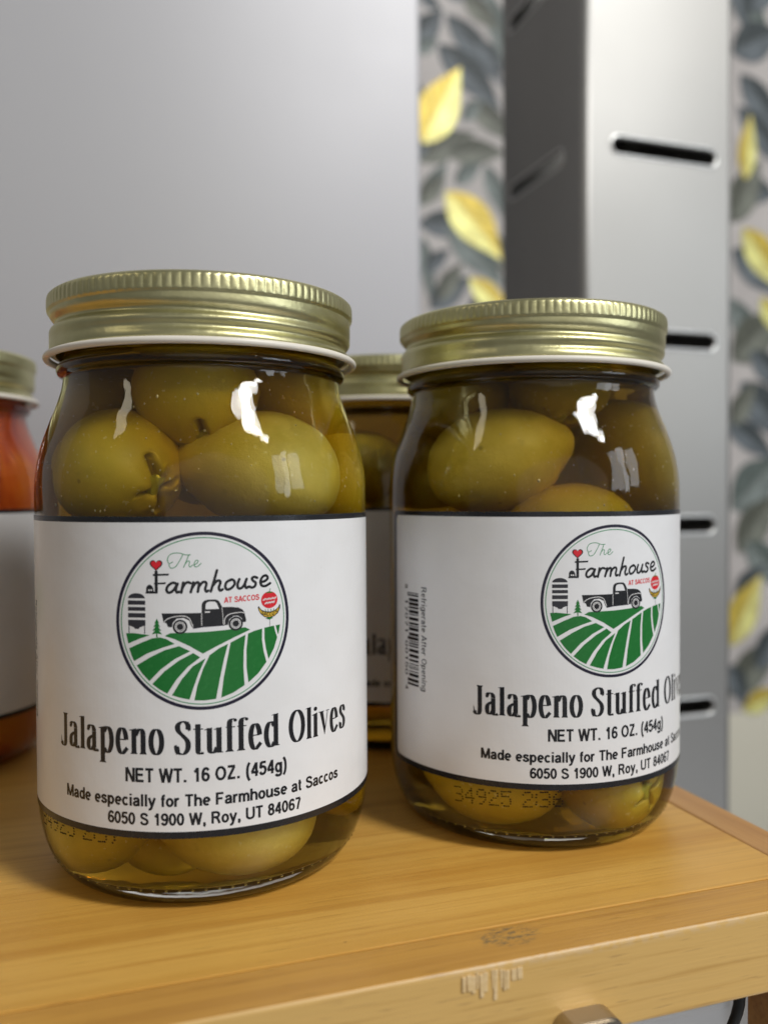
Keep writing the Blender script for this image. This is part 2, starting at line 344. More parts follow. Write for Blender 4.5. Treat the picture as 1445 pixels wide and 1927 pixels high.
class Art:
    """flat shapes in label millimetres, later wrapped round the jar"""
    def __init__(s): s.bm = bmesh.new(); s.n = 0
    def poly(s, loops, mat, layer):
        """loops: outer loop then holes"""
        vl = [[Vector((x, y, 0)) for x, y in lp] for lp in loops]
        tris = tessellate_polygon(vl)
        flat = [p for lp in vl for p in lp]
        vs = [s.bm.verts.new((p.x, p.y, layer)) for p in flat]
        for t in tris:
            if len(set(t)) < 3: continue
            try: f = s.bm.faces.new([vs[i] for i in t]); f.material_index = mat
            except ValueError: pass
    def strip(s, L, Rr, mat, layer):
        a = [s.bm.verts.new((x, y, layer)) for x, y in L]; b = [s.bm.verts.new((x, y, layer)) for x, y in Rr]
        for i in range(len(a) - 1):
            try: f = s.bm.faces.new((a[i], b[i], b[i + 1], a[i + 1])); f.material_index = mat
            except ValueError: pass
    def stroke(s, pts, wid, mat, layer, cap=True):
        """wid: number or function(direction angle, t)"""
        n = len(pts); L, Rr = [], []
        for i, (x, y) in enumerate(pts):
            a = pts[max(0, i - 1)]; b = pts[min(n - 1, i + 1)]
            dx, dy = b[0] - a[0], b[1] - a[1]; l = sqrt(dx * dx + dy * dy) or 1e-9
            w = (wid(dx / l, dy / l, i / (n - 1)) if callable(wid) else wid) / 2
            L.append((x - dy / l * w, y + dx / l * w)); Rr.append((x + dy / l * w, y - dx / l * w))
        s.strip(L, Rr, mat, layer)
        if cap and not callable(wid):
            for p in (pts[0], pts[-1]): s.disc(p[0], p[1], wid / 2, wid / 2, mat, layer + 0.001, 12)
    def disc(s, x, y, rx, ry, mat, layer, n=48):
        s.poly([[(x + rx * cos(2 * pi * i / n), y + ry * sin(2 * pi * i / n)) for i in range(n)]], mat, layer)
    def ring(s, x, y, r0, r1, mat, layer, n=128):
        o = [(x + r1 * cos(2 * pi * i / n), y + r1 * sin(2 * pi * i / n)) for i in range(n + 1)]
        q = [(x + r0 * cos(2 * pi * i / n), y + r0 * sin(2 * pi * i / n)) for i in range(n + 1)]
        s.strip(o, q, mat, layer)
    def rect(s, x0, x1, y0, y1, mat, layer): s.poly([[(x0, y0), (x1, y0), (x1, y1), (x0, y1)]], mat, layer)
    def text(s, body, x0, x1, y, cap, mat, layer, w=0.17, warp=None):
        """plain upright sans letters fitted between x0 and x1, capital height cap"""
        sp_ = 0.055
        tot = sum((SANS[ch][0] if ch != ' ' else 0.34) + sp_ for ch in body) - sp_
        sx = (x1 - x0) / tot; x = x0
        wp = warp or (lambda a, b: (a, b))
        for ch in body:
            if ch == ' ': x += (0.34 + sp_) * sx; continue
            adv, strokes = SANS[ch]
            for k, st in enumerate(strokes):
                pts = [(p[0], p[1]) for p in st]
                if len(pts) > 3 and len(pts) < 20: pts = spline(pts, 4)
                n = len(pts); closed = n > 20 and abs(pts[0][0] - pts[-1][0]) + abs(pts[0][1] - pts[-1][1]) < 1e-4
                if n == 2:
                    (ax, ay), (bx, by) = pts; pts = [(ax + (bx - ax) * i / 4, ay + (by - ay) * i / 4) for i in range(5)]; n = 5
                L, Rr = [], []
                for i, (px, py) in enumerate(pts):
                    q0, q1 = pts[max(0, i - 1)], pts[min(n - 1, i + 1)]
                    if closed and i in (0, n - 1): q0, q1 = pts[n - 2], pts[1]
                    dx, dy = q1[0] - q0[0], q1[1] - q0[1]; l = sqrt(dx * dx + dy * dy) or 1e-9
                    h = w / 2 * (0.86 + 0.14 * abs(dy / l))
                    L.append(wp(x + (px - dy / l * h) * sx, y + (py + dx / l * h) * cap)); Rr.append(wp(x + (px + dy / l * h) * sx, y + (py - dx / l * h) * cap))
                s.strip(L, Rr, mat, layer + k % 3)
            x += (adv + sp_) * sx
    def wrap(s, name, step=1.0):
        """cut along u so that nothing chords the cylinder, then bend; layers are micrometres x 4 above the paper"""
        bm = s.bm
        if bm.verts:
            u0 = min(v.co.x for v in bm.verts); u1 = max(v.co.x for v in bm.verts)
            k = math.floor(u0 / step)
            while k * step < u1:
                x = k * step
                if x > u0:
                    es = [e for e in bm.edges if (e.verts[0].co.x - x) * (e.verts[1].co.x - x) < 0]
                    if es:
                        fs = {f for e in es for f in e.link_faces}
                        vs = {v for f in fs for v in f.verts}; ed = {e for f in fs for e in f.edges}
                        bmesh.ops.bisect_plane(bm, geom=list(fs) + list(ed) + list(vs), dist=1e-5, plane_co=(x, 0, 0), plane_no=(1, 0, 0))
                k += 1
        for v in bm.verts:
            t = v.co.x / R_LAB; r = R_LAB + 0.02 + v.co.z * 0.004; z = v.co.y
            v.co = Vector((r * sin(t) * MM, -r * cos(t) * MM, z * MM))
        bm.normal_update()
        for f in bm.faces:
            c = f.calc_center_median()
            if f.normal.x * c.x + f.normal.y * c.y < 0: f.normal_flip()
        return bm_mesh(name, bm)

U0, U1, V0, V1 = -66.7, 66.7, 17.15, 83.87
def round_rect(u0, u1, v0, v1, r, n=6):
    o = []
    for cx, cy_, a in ((u1 - r, v1 - r, 0), (u0 + r, v1 - r, 90), (u0 + r, v0 + r, 180), (u1 - r, v0 + r, 270)):
        for i in range(n + 1):
            t = radians(a + 90 * i / n); o.append((cx + r * cos(t), cy_ + r * sin(t)))
    return o
LC_V, LR = 62.25, 18.45
def lz(X, Y): return ((X - 697) / 617 * LR, LC_V - (Y - 710) / 632 * LR)      # emblem sketch units -> label mm
def lzs(pts): return [lz(*p) for p in pts]
LU = LR / 620.0

art = {}
a = art['printed_border'] = Art()
a.poly([round_rect(U0, U1, V0, V1, 2.2), round_rect(U0 + 2.3, U1 - 2.3, V0 + 1.45, V1 - 1.2, 1.6)], BLK, 0)
a = art['emblem_ring'] = Art()
a.ring(0, LC_V, LR * 0.962, LR, PUR, 0); a.ring(0, LC_V, LR * 0.928, LR * 0.94, LGR, 1)
a = art['emblem_field'] = Art()
for P in ([(155, 796), (210, 793), (328, 806), (255, 832), (172, 868)],
          [(178, 902), (262, 862), (345, 828), (400, 822), (440, 832), (500, 868), (420, 893), (310, 935), (213, 992), (193, 948)],
          [(232, 1022), (330, 962), (430, 912), (530, 884), (605, 922), (500, 975), (400, 1050), (322, 1132), (272, 1080)],
          [(342, 1152), (430, 1060), (530, 985), (625, 935), (672, 968), (590, 1030), (510, 1120), (446, 1220), (392, 1190)],
          [(478, 1232), (545, 1120), (620, 1030), (708, 975), (660, 1080), (625, 1180), (597, 1265), (540, 1252)],
          [(630, 1272), (650, 1170), (690, 1050), (735, 955), (800, 908), (862, 880), (835, 980), (805, 1120), (777, 1268), (700, 1275)],
          [(812, 1262), (830, 1120), (860, 970), (880, 872), (935, 845), (985, 822), (972, 930), (968, 1050), (975, 1185), (895, 1232)],
          [(1003, 1168), (990, 1060), (990, 930), (1003, 815), (1055, 797), (1106, 787), (1104, 870), (1115, 950), (1136, 1032), (1075, 1108)],
          [(1152, 1012), (1132, 930), (1122, 860), (1122, 783), (1160, 777), (1195, 772), (1205, 815), (1220, 860), (1195, 935)],
          [(1208, 772), (1243, 768), (1232, 830), (1226, 840)],
          [(432, 812), (470, 792), (700, 788), (850, 780), (980, 768), (1018, 788), (900, 838), (780, 895), (690, 942), (600, 885), (500, 835)]):
    a.poly([lzs(P)], GRN, 0)
a = art['emblem_silo'] = Art()
a.poly([lzs([(172, 546)] + [(234 - 61 * cos(pi * i / 12), 546 - 36 * sin(pi * i / 12)) for i in range(1, 12)] + [(296, 546)])], GRY, 0)
for y0, y1 in ((562, 592), (608, 635), (651, 683)): a.poly([lzs([(172, y0), (298, y0), (298, y1), (172, y1)])], GRY, 0)
a.poly([lzs([(172, 699), (298, 699), (298, 736), (258, 752), (250, 763), (222, 763), (214, 752), (172, 736)])], GRY, 0)
for x in (178, 292): a.poly([lzs([(x - 3, 736), (x + 3, 736), (x + 3, 798), (x - 3, 798)])], PUR, 0)
a = art['emblem_tree'] = Art()
for k, (yt, yb, w) in enumerate(((688, 724, 17), (706, 750, 24), (732, 776, 31), (756, 800, 36))):
    a.poly([lzs([(378, yt), (378 + w, yb), (378, yb - 7), (378 - w, yb)])], GRN, k)
a.poly([lzs([(374, 790), (382, 790), (382, 822), (374, 822)])], GRN, 4)
a = art['emblem_truck'] = Art()
body = [(412, 652), (684, 652), (684, 600), (690, 578), (706, 564), (735, 559), (782, 560), (800, 570), (812, 590), (824, 616), (890, 618), (935, 624), (965, 640), (978, 660),
        (984, 690), (990, 712), (988, 730), (968, 732), (958, 700), (930, 682), (900, 684), (872, 706), (862, 745), (800, 750), (625, 758), (612, 740), (600, 705), (560, 685), (515, 690), (488, 720), (482, 752),
        (455, 748), (445, 722), (424, 714), (420, 690)]
a.poly([lzs(body), lzs([(710, 628), (712, 592), (722, 578), (745, 573), (775, 575), (788, 588), (803, 628)])], BLK, 0)
a.poly([lzs([(706, 643), (740, 643), (740, 652), (706, 652)])], WHT, 1)
a.stroke(spline(lzs([(428, 712), (455, 690), (500, 676), (560, 672), (600, 690), (618, 730), (626, 748)])), 5 * LU, WHT, 1, False)
a.stroke(spline(lzs([(838, 742), (842, 700), (868, 672), (910, 662), (960, 660), (975, 668)])), 5 * LU, WHT, 1, False)
a.stroke(lzs([(684, 655), (684, 745)]), 4 * LU, WHT, 2, False); a.stroke(lzs([(822, 616), (828, 670), (830, 742)]), 3 * LU, WHT, 2, False)
a.stroke(lzs([(625, 762), (690, 752), (840, 746)]), 5 * LU, PUR, 3, False)
for x, y in ((538, 748), (917, 738)):
    p = lz(x, y)
    for k, (r, c) in enumerate(((50, BLK), (36, WHT), (31, BLK), (27, WHT), (23, BLK))): a.disc(p[0], p[1], r * LU, r * LU, c, 4 + k, 40)
a = art['emblem_heart'] = Art()
def heart(cx, cy_, s):
    o = []
    for i in range(40):
        t = 2 * pi * i / 40
        o.append((cx + s * 16 * sin(t) ** 3 / 17, cy_ - s * (13 * cos(t) - 5 * cos(2 * t) - 2 * cos(3 * t) - cos(4 * t)) / 17))
    return o
a.poly([lzs(heart(377, 310, 48))], BLK, 0); a.poly([lzs(heart(377, 309, 38))], RED, 1)
a = art['emblem_lettering'] = Art()
# capital F drawn as a signpost, with a small barn at its foot
a.poly([lzs([(366, 352), (388, 352), (388, 502), (366, 508)])], BLK, 0)
a.poly([lzs([(354, 374), (467, 371), (462, 385), (354, 388)])], BLK, 1); a.poly([lzs([(362, 436), (446, 432), (440, 446), (362, 448)])], BLK, 1)
a.poly([lzs([(300, 512), (306, 492), (306, 470), (316, 454), (330, 448), (346, 456), (356, 472), (358, 494), (366, 500), (386, 502), (386, 512)])], BLK, 2)
for x in (326, 342): a.poly([lzs([(x - 5, 482), (x + 5, 482), (x + 5, 494), (x - 5, 494)])], WHT, 3)
def script(strokes, w, mat, base):
    for k, st in enumerate(strokes): a.stroke(spline(lzs(st), 5), w * LU, mat, base + 2 * (k % 3))
script([[(522, 448), (492, 436), (458, 458), (448, 488), (462, 506), (490, 494), (516, 456)], [(524, 444), (512, 480), (518, 504), (534, 500)],
        [(562, 436), (556, 470), (548, 506)], [(554, 480), (572, 446), (592, 434), (610, 440)],
        [(630, 436), (622, 470), (612, 504)], [(620, 478), (642, 444), (662, 436), (668, 452), (660, 502)], [(666, 470), (688, 440), (710, 434), (718, 450), (710, 482), (716, 502), (730, 496)],
        [(790, 354), (772, 420), (748, 502)], [(758, 466), (786, 432), (808, 428), (812, 446), (802, 478), (812, 498), (828, 490)],
        [(884, 424), (856, 440), (846, 470), (858, 492), (884, 486), (908, 462), (910, 436), (892, 422), (880, 428)],
        [(944, 422), (932, 456), (934, 482), (952, 488), (976, 468), (994, 424)], [(996, 422), (984, 460), (992, 486), (1010, 478)],
        [(1072, 418), (1050, 410), (1034, 420), (1042, 438), (1060, 452), (1056, 476), (1034, 486), (1014, 478)],
        [(1098, 450), (1128, 444), (1150, 424), (1138, 404), (1112, 412), (1096, 444), (1104, 474), (1132, 480), (1168, 462)]], 19, BLK, 0)
script([[(464, 300), (456, 268), (480, 234), (530, 226), (578, 240), (612, 240)], [(560, 240), (540, 280), (510, 324), (478, 332), (468, 306), (492, 290)],
        [(600, 244), (586, 280), (566, 328)], [(572, 312), (592, 286), (606, 288), (602, 318), (612, 326), (626, 312)],
        [(634, 314), (656, 300), (664, 284), (650, 280), (638, 300), (640, 322), (658, 324), (684, 302)]], 6, LGR, 0)
p0 = lz(838, 588); p1 = lz(1086, 575)
a.text('AT SACCOS', p0[0], p1[0], p0[1], 40 * LU, RED, 0, w=0.22, warp=lambda x, y: (x, y + (x - p0[0]) * 0.045))
a = art['emblem_tomato'] = Art()
c0 = lz(1162, 582); a.disc(c0[0], c0[1], 63 * LU, 60 * LU, RED, 0)
for i in range(7):
    t = radians(-10 + i * 34); p = lz(1162, 526)
    q = (p[0] + cos(t) * 30 * LU, p[1] + sin(t) * 9 * LU - 5 * LU); n_ = (-sin(t) * 6 * LU, cos(t) * 6 * LU)
    a.poly([[(p[0] + n_[0], p[1] + n_[1]), (p[0] - n_[0], p[1] - n_[1]), q]], GRN, 1 + i % 4)
a.stroke(lzs([(1162, 528), (1168, 500)]), 5 * LU, GRN, 5, False)
for y, xa, xb in ((574, 1112, 1214), (602, 1126, 1202)):
    a.stroke([lz(xa + (xb - xa) * i / 40, y + 8 * sin(i * 1.7) + 3 * sin(i * 0.6) - (i - 20) * 0.2) for i in range(41)], 4 * LU, WHT, 6, False)
a = art['emblem_banana'] = Art()
a.poly([lzs([(1074, 630), (1082, 624), (1100, 650), (1130, 664), (1170, 668), (1210, 656), (1232, 636), (1238, 620), (1246, 622), (1244, 650), (1228, 682), (1200, 704), (1165, 714), (1125, 706), (1096, 682), (1080, 654)])], BLK, 0)
a.poly([lzs([(1080, 636), (1098, 656), (1130, 671), (1170, 675), (1212, 662), (1236, 640), (1226, 676), (1198, 698), (1165, 707), (1127, 700), (1100, 678), (1086, 656)])], YEL, 1)
pa, pb = lz(1102, 700), lz(1226, 690)
a.text("SACCO'S", pa[0], pb[0], pa[1], 26 * LU, BLK, 2, w=0.2, warp=lambda x, y: (x, y + (abs(x - (pa[0] + pb[0]) / 2) / 1.85) ** 2 * 0.55))
for x in (1130, 1150, 1172, 1194): a.stroke(lzs([(x, 648), (x + 3, 666)]), 5 * LU, GRN, 3, False)
a.poly([lzs([(1130, 716), (1162, 708), (1192, 714), (1162, 726)])], GRN, 4)
a.stroke(lzs([(1163, 722), (1163, 775)]), 3 * LU, GRY, 5, False)

# --- the product name: narrow high-contrast serif letters, drawn stroke by stroke (unit = capital height)
THK, THN = 0.142, 0.045
def nib(dx, dy, t): return THN + (THK - THN) * abs(dy) ** 1.6
XH = 0.665
def arc(cx, cy_, rx, ry, a0, a1, n=20):
    return [(cx + rx * cos(radians(a0 + (a1 - a0) * i / n)), cy_ + ry * sin(radians(a0 + (a1 - a0) * i / n))) for i in range(n + 1)]
def stem(x, y0, y1, w=THK): return ('r', x - w / 2, x + w / 2, y0, y1)
def serif(x, y, w=0.20):
    if y > 0.1: return ('p', [(x - w / 2, y + 0.015), (x + w / 2, y + 0.015), (x + THK / 2, y - 0.05), (x - THK / 2, y - 0.05)])
    return ('p', [(x - w / 2, y), (x + w / 2, y), (x + THK / 2, y + 0.06), (x - THK / 2, y + 0.06)])
def flag(x, y): return ('p', [(x + THK / 2, y + 0.02), (x - THK / 2 - 0.06, y - 0.035), (x - THK / 2 - 0.06, y - 0.055), (x - THK / 2, y - 0.05), (x + THK / 2, y - 0.2)])
def bowl(cx, w, y0=0.0, y1=XH): return ('o', cx, (y0 + y1) / 2, w / 2, (y1 - y0) / 2 + 0.012)
G = {
 'J': (0.40, [stem(0.26, 0.10, 0.98), serif(0.26, 0.985, 0.22), ('s', [(0.26, 0.14), (0.245, 0.03), (0.19, -0.03), (0.12, -0.01), (0.075, 0.07)]), ('p', [(0.04, 0.30), (0.055, 0.02), (0.13, -0.01), (0.10, 0.08)])]),
 'a': (0.46, [('s', [(0.30, 0.08), (0.30, 0.50)]), ('s', arc(0.195, 0.51, 0.105, 0.15, 0, 150)), ('d', 0.10, 0.555, 0.052), ('s', [(0.30, 0.40), (0.2, 0.355), (0.12, 0.28), (0.10, 0.17), (0.115, 0.07), (0.16, 0.02), (0.22, 0.035), (0.30, 0.13)]), ('s', arc(0.365, 0.07, 0.065, 0.07, 180, 330, 8))]),
 'l': (0.24, [stem(0.12, 0, 1.0), serif(0.12, 0.0), flag(0.12, 1.0)]),
 'p': (0.52, [stem(0.13, -0.32, XH - 0.02), serif(0.13, -0.33, 0.23), flag(0.13, XH), ('s', [(0.18, 0.54)] + arc(0.28, 0.33, 0.135, 0.335, 110, -112, 26) + [(0.18, 0.09)])]),
 'e': (0.43, [('s', [(0.335, 0.36)] + arc(0.21, 0.33, 0.125, 0.335, 15, 290, 34) + [(0.37, 0.15)]), ('r', 0.10, 0.335, 0.35, 0.38)]),
 'n': (0.52, [stem(0.13, 0, XH - 0.02), serif(0.13, 0), flag(0.13, XH), stem(0.39, 0, 0.5), serif(0.39, 0), ('s', [(0.18, 0.50), (0.24, 0.61), (0.31, 0.655), (0.37, 0.61), (0.39, 0.5)])]),
 'o': (0.46, [('s', arc(0.23, 0.3325, 0.145, 0.325, 90, 450, 44))]),
 'S': (0.50, [('s', [(0.40, 0.74), (0.385, 0.90), (0.30, 0.985), (0.21, 0.975), (0.135, 0.90), (0.12, 0.79), (0.16, 0.68), (0.26, 0.56), (0.36, 0.43), (0.395, 0.29), (0.375, 0.14), (0.30, 0.03), (0.21, 0.012), (0.12, 0.07), (0.085, 0.26)]), ('r', 0.395, 0.42, 0.70, 0.99), ('r', 0.068, 0.092, 0.0, 0.30)]),
 't': (0.32, [stem(0.15, 0.08, 0.86), ('r', 0.03, 0.29, XH - 0.028, XH), ('s', arc(0.22, 0.08, 0.07, 0.075, 180, 320, 8))]),
 'u': (0.53, [stem(0.13, 0.12, XH), flag(0.13, XH), stem(0.38, 0.0, XH), flag(0.38, XH), ('s', [(0.13, 0.14), (0.15, 0.05), (0.21, 0.012), (0.28, 0.05), (0.33, 0.14)]), ('r', 0.38, 0.49, 0.0, 0.026)]),
 'f': (0.31, [stem(0.13, 0, 0.84), serif(0.13, 0, 0.24), ('r', 0.03, 0.28, XH - 0.028, XH), ('s', [(0.13, 0.80), (0.15, 0.93), (0.21, 0.99), (0.28, 0.98)]), ('d', 0.285, 0.93, 0.048)]),
 'd': (0.53, [stem(0.38, 0.0, 1.0), flag(0.38, 1.0), ('r', 0.38, 0.49, 0.0, 0.026), ('s', [(0.33, 0.55)] + arc(0.23, 0.33, 0.135, 0.33, 65, 292, 26) + [(0.33, 0.10)])]),
 'O': (0.60, [('s', arc(0.30, 0.495, 0.205, 0.49, 90, 450, 48))]),
 'i': (0.24, [stem(0.12, 0, XH - 0.02), serif(0.12, 0), flag(0.12, XH), ('d', 0.12, 0.87, 0.068)]),
 'v': (0.45, [('p', [(0.045, XH), (0.185, XH), (0.275, 0.20), (0.235, 0.0)]), ('p', [(0.36, XH), (0.39, XH), (0.25, 0.0), (0.225, 0.0)]), ('r', 0.005, 0.225, XH - 0.012, XH + 0.014), ('r', 0.30, 0.445, XH - 0.012, XH + 0.014)]),
 's': (0.38, [('s', [(0.295, 0.50), (0.275, 0.60), (0.21, 0.655), (0.145, 0.635), (0.105, 0.55), (0.125, 0.46), (0.195, 0.375), (0.27, 0.28), (0.29, 0.17), (0.255, 0.06), (0.18, 0.012), (0.11, 0.05), (0.085, 0.18)]), ('r', 0.29, 0.315, 0.46, 0.66), ('r', 0.065, 0.09, 0.0, 0.20)]),
}
a = art['product_lettering'] = Art()
def serif_line(body, x0, x1, y, cap):
    tot = sum(G[ch][0] if ch != ' ' else 0.22 for ch in body)
    sx = (x1 - x0) / tot; x = x0
    for ch in body:
        if ch == ' ': x += 0.22 * sx; continue
        w, prim = G[ch]
        ym = (lambda q: q) if ch in 'JSO' else (lambda q: q if q <= 0 else q * 1.158 if q <= 0.665 else 0.77 + (q - 0.665) * 0.687)
        f = lambda p: (x + p[0] * sx, y + ym(p[1]) * cap)
        for k, pr in enumerate(prim):
            if pr[0] == 'r': a.rect(x + pr[1] * sx, x + pr[2] * sx, y + ym(pr[3]) * cap, y + ym(pr[4]) * cap, BLK, k)
            elif pr[0] == 'p': a.poly([[f(q) for q in pr[1]]], BLK, k)
            elif pr[0] == 'd': a.disc(*f((pr[1], pr[2])), pr[3] * sx, pr[3] * cap, BLK, k, 16)
            else:
                pts = pr[1] if len(pr[1]) > 22 or len(pr[1]) == 2 else spline(pr[1], 5)
                n = len(pts); L, Rr = [], []
                for i, (px, py) in enumerate(pts):
                    q0, q1 = pts[max(0, i - 1)], pts[min(n - 1, i + 1)]
                    if n > 40 and i in (0, n - 1): q0, q1 = pts[n - 2], pts[1]
                    dx, dy = q1[0] - q0[0], q1[1] - q0[1]; l = sqrt(dx * dx + dy * dy); h = nib(dx / l, dy / l, 0) / 2
                    L.append(f((px - dy / l * h, py + dx / l * h))); Rr.append(f((px + dy / l * h, py - dx / l * h)))
                a.strip(L, Rr, BLK, k)
        x += w * sx
serif_line('Jalapeno Stuffed Olives', -35.2, 36.2, 34.7, 6.85)
a = art['weight_lettering'] = Art(); a.text('NET WT. 16 OZ. (454g)', -16.7, 17.7, 28.9, 2.95, BLK, 0, w=0.215)
a = art['address_lettering'] = Art()
a.text('Made especially for The Farmhouse at Saccos', -32.9, 32.8, 23.85, 2.55, BLK, 0, w=0.215)
a.text('6050 S 1900 W, Roy, UT 84067', -21.0, 21.2, 19.95, 2.55, BLK, 0, w=0.215)
a = art['storage_lettering'] = Art()
a.text('Refrigerate After Opening', 0, 26.9, 0, 2.0, BLK, 0, w=0.15, warp=lambda x, y: (-51.2 + y, 64.4 - x))
a = art['barcode'] = Art()
rb = random.Random(3); v = 62.6; L_ = 'SLSSLSL'
while v > 38.9:
    w = rb.choice((0.25, 0.3, 0.45, 0.6, 0.85, 0.85)); v -= w
    guard = v > 61.6 or v < 40.0 or 50.2 < v < 51.2
    a.rect(-57.6 if guard else -56.8, -52.4, v, v + w, BLK, 0); v -= rb.choice((0.22, 0.22, 0.35, 0.5))
for body, v0, v1 in (('8', 64.6, 63.4), ('17071', 60.9, 51.6), ('00150', 49.8, 40.6), ('4', 38.0, 36.8)):
    a.text(body, 0, v0 - v1, 0, 1.6, BLK, 1, w=0.15, warp=lambda x, y, v0=v0: (-58.9 + y, v0 - x))

ART_MESH = {k: v.wrap(k) for k, v in art.items()}
for me in ART_MESH.values():
    for i in INKS: me.materials.append(i)
def label_mesh():
    """thin paper, following the rounded outline of the print"""
    A_ = Art(); A_.poly([round_rect(U0, U1, V0, V1, 2.2)], 0, 0); bm = A_.bm
    u = math.ceil(U0)
    while u < U1:
        bmesh.ops.bisect_plane(bm, geom=list(bm.verts) + list(bm.edges) + list(bm.faces), dist=1e-5, plane_co=(u, 0, 0), plane_no=(1, 0, 0)); u += 1.0
    for f in bm.faces:
        if f.normal.z < 0: f.normal_flip()
    r = bmesh.ops.extrude_face_region(bm, geom=list(bm.faces))
    for g in r['geom']:
        if isinstance(g, bmesh.types.BMVert): g.co.z = 1.0
    for v in bm.verts:
        t = v.co.x / R_LAB; rr = R_LAB if v.co.z > 0.5 else R_LAB - 0.09
        v.co = Vector((rr * sin(t) * MM, -rr * cos(t) * MM, v.co.y * MM))
    bmesh.ops.recalc_face_normals(bm, faces=bm.faces)
    return bm_mesh('label', bm)
ME_LABEL = label_mesh()

# ------------------------------------------------------------------ jar shapes
OUT = spline([(27, 1.2), (29.5, 0.25), (31.5, 0.0), (33.6, 0.7), (36.0, 3.0), (38.1, 7.0), (39.4, 12.0), (39.95, 17.0), (40, 24)], 5) + [(40, 40), (40, 60), (40, 80)] + \
      spline([(40, 86), (39.95, 90.5), (39.5, 95), (38.4, 100), (36.6, 105.2), (34.9, 109.6), (33.8, 113.0), (33.35, 115.6)], 5) + \
      spline([(33.5, 116.1), (34.5, 116.7), (34.9, 117.8), (34.5, 119.0), (33.6, 119.6)], 4) + [(33.2, 120.5), (33.2, 133.2)]
INN = [(20, 4.2)] + spline([(27, 4.0), (31.5, 4.6), (34.5, 7.0), (36.3, 11.0), (37.2, 16), (37.5, 24)], 4) + [(37.5, 60)] + \
      spline([(37.5, 86), (37.3, 91), (36.7, 95.6), (35.4, 100.6), (33.5, 105.6), (32.0, 110), (31.0, 114), (30.7, 117)], 4) + [(30.6, 126.5)]
ME_GLASS = lathe('glass', [(8, 2.4)] + OUT, 128)
ME_BRINE = lathe('brine', INN, 96)
def lid_fn(r, z, t):
    th = (t + pi) % (2 * pi) - pi
    if z > 131.3:                                    # knurled crown
        k = min(1, (z - 131.3) / 0.7) * min(1, max(0, (134.75 - z) / 0.5))
        return r - 0.19 * k * (1 - abs(sin(th * 58)) ** 0.8), z
    if r > 34.5 and 120.9 < z:
        def g(zc, w): return exp(-((z - zc) / w) ** 2)
        za = 128.6 - 2.2 * (th + 1.3) / 2.6; fa = 1 / (1 + exp((th - 0.75) * 5)) * 1 / (1 + exp((-2.6 - th) * 6))
        zb = 124.4 - 0.6 * (th + 1.3) / 2.6; fb = 1 / (1 + exp((-0.35 - th) * 3.4))
        r = r - 1.45 * fa * g(za, 1.15) - 1.45 * fb * g(zb, 1.05)
    return r, z
lid_prof = [(34.9, 121.3), (35.6, 121.35), (36.3, 121.6)]
lid_prof += [(36.35, 121.6 + 0.35 * i) for i in range(1, 28)] + [(36.75, 131.35), (36.85, 131.7), (36.9, 132.2), (36.9, 133.0), (36.88, 133.7), (36.84, 134.25), (36.7, 134.75), (36.35, 135.1), (35.8, 135.45), (35.0, 135.5), (33.5, 135.2), (33.0, 134.9)]
ME_LID = lathe('lid', lid_prof, 928, lid_fn, close_bottom=False)
rim_prof = [(36.95 + 0.88 * cos(radians(t)), 120.65 + 0.82 * sin(radians(t))) for t in range(-200, 161, 15)]
ME_RIM = lathe('rim', rim_prof, 160, close_bottom=False, close_top=False)

def dot_text(body, u0, v, pitch=0.6, gap=0.52):
    """ink-jet dot lettering on the glass under the label"""
    FNT = {'3': '11110 00001 00001 01110 00001 00001 11110', '4': '00010 00110 01010 10010 11111 00010 00010', '9': '01110 10001 10001 01111 00001 00010 01100', '2': '01110 10001 00001 00110 01000 10000 11111',
           '5': '11111 10000 11110 00001 00001 10001 01110', ':': '0 1 1 0 1 1 0', '6': '00110 01000 10000 11110 10001 10001 01110', '7': '11111 00001 00010 00010 00100 00100 01000', ' ': '000 000 000 000 000 000 000'}
    bm = bmesh.new(); u = u0
    def rad(z):
        for (r0, z0), (r1, z1) in zip(OUT, OUT[1:]):
            if z0 <= z <= z1: return r0 + (r1 - r0) * (z - z0) / max(1e-6, z1 - z0)
        return 40
    for ch in body:
        rows = FNT[ch].split()
        for j, row in enumerate(rows):
            for i, c in enumerate(row):
                if c != '1': continue
                uu = u + i * gap + random.uniform(-.05, .05); vv = v - j * pitch + random.uniform(-.05, .05); vv += (uu - u0) * 0.05; s_ = random.uniform(0.19, 0.24)
                vs = []
                for k in range(6):
                    q = uu + s_ * 1.3 * cos(k * pi / 3); z = vv + s_ * sin(k * pi / 3); r = rad(z) + 0.015; t = q / 40
                    vs.append(bm.verts.new((r * sin(t) * MM, -r * cos(t) * MM, z * MM)))
                bm.faces.new(vs)
        u += (len(rows[0]) + 1) * gap
    return bm_mesh('lot_code', bm)
M_DOT = simple('inkjet_dots', (0.008, 0.005, 0.003), 0.7, spec=0.2)

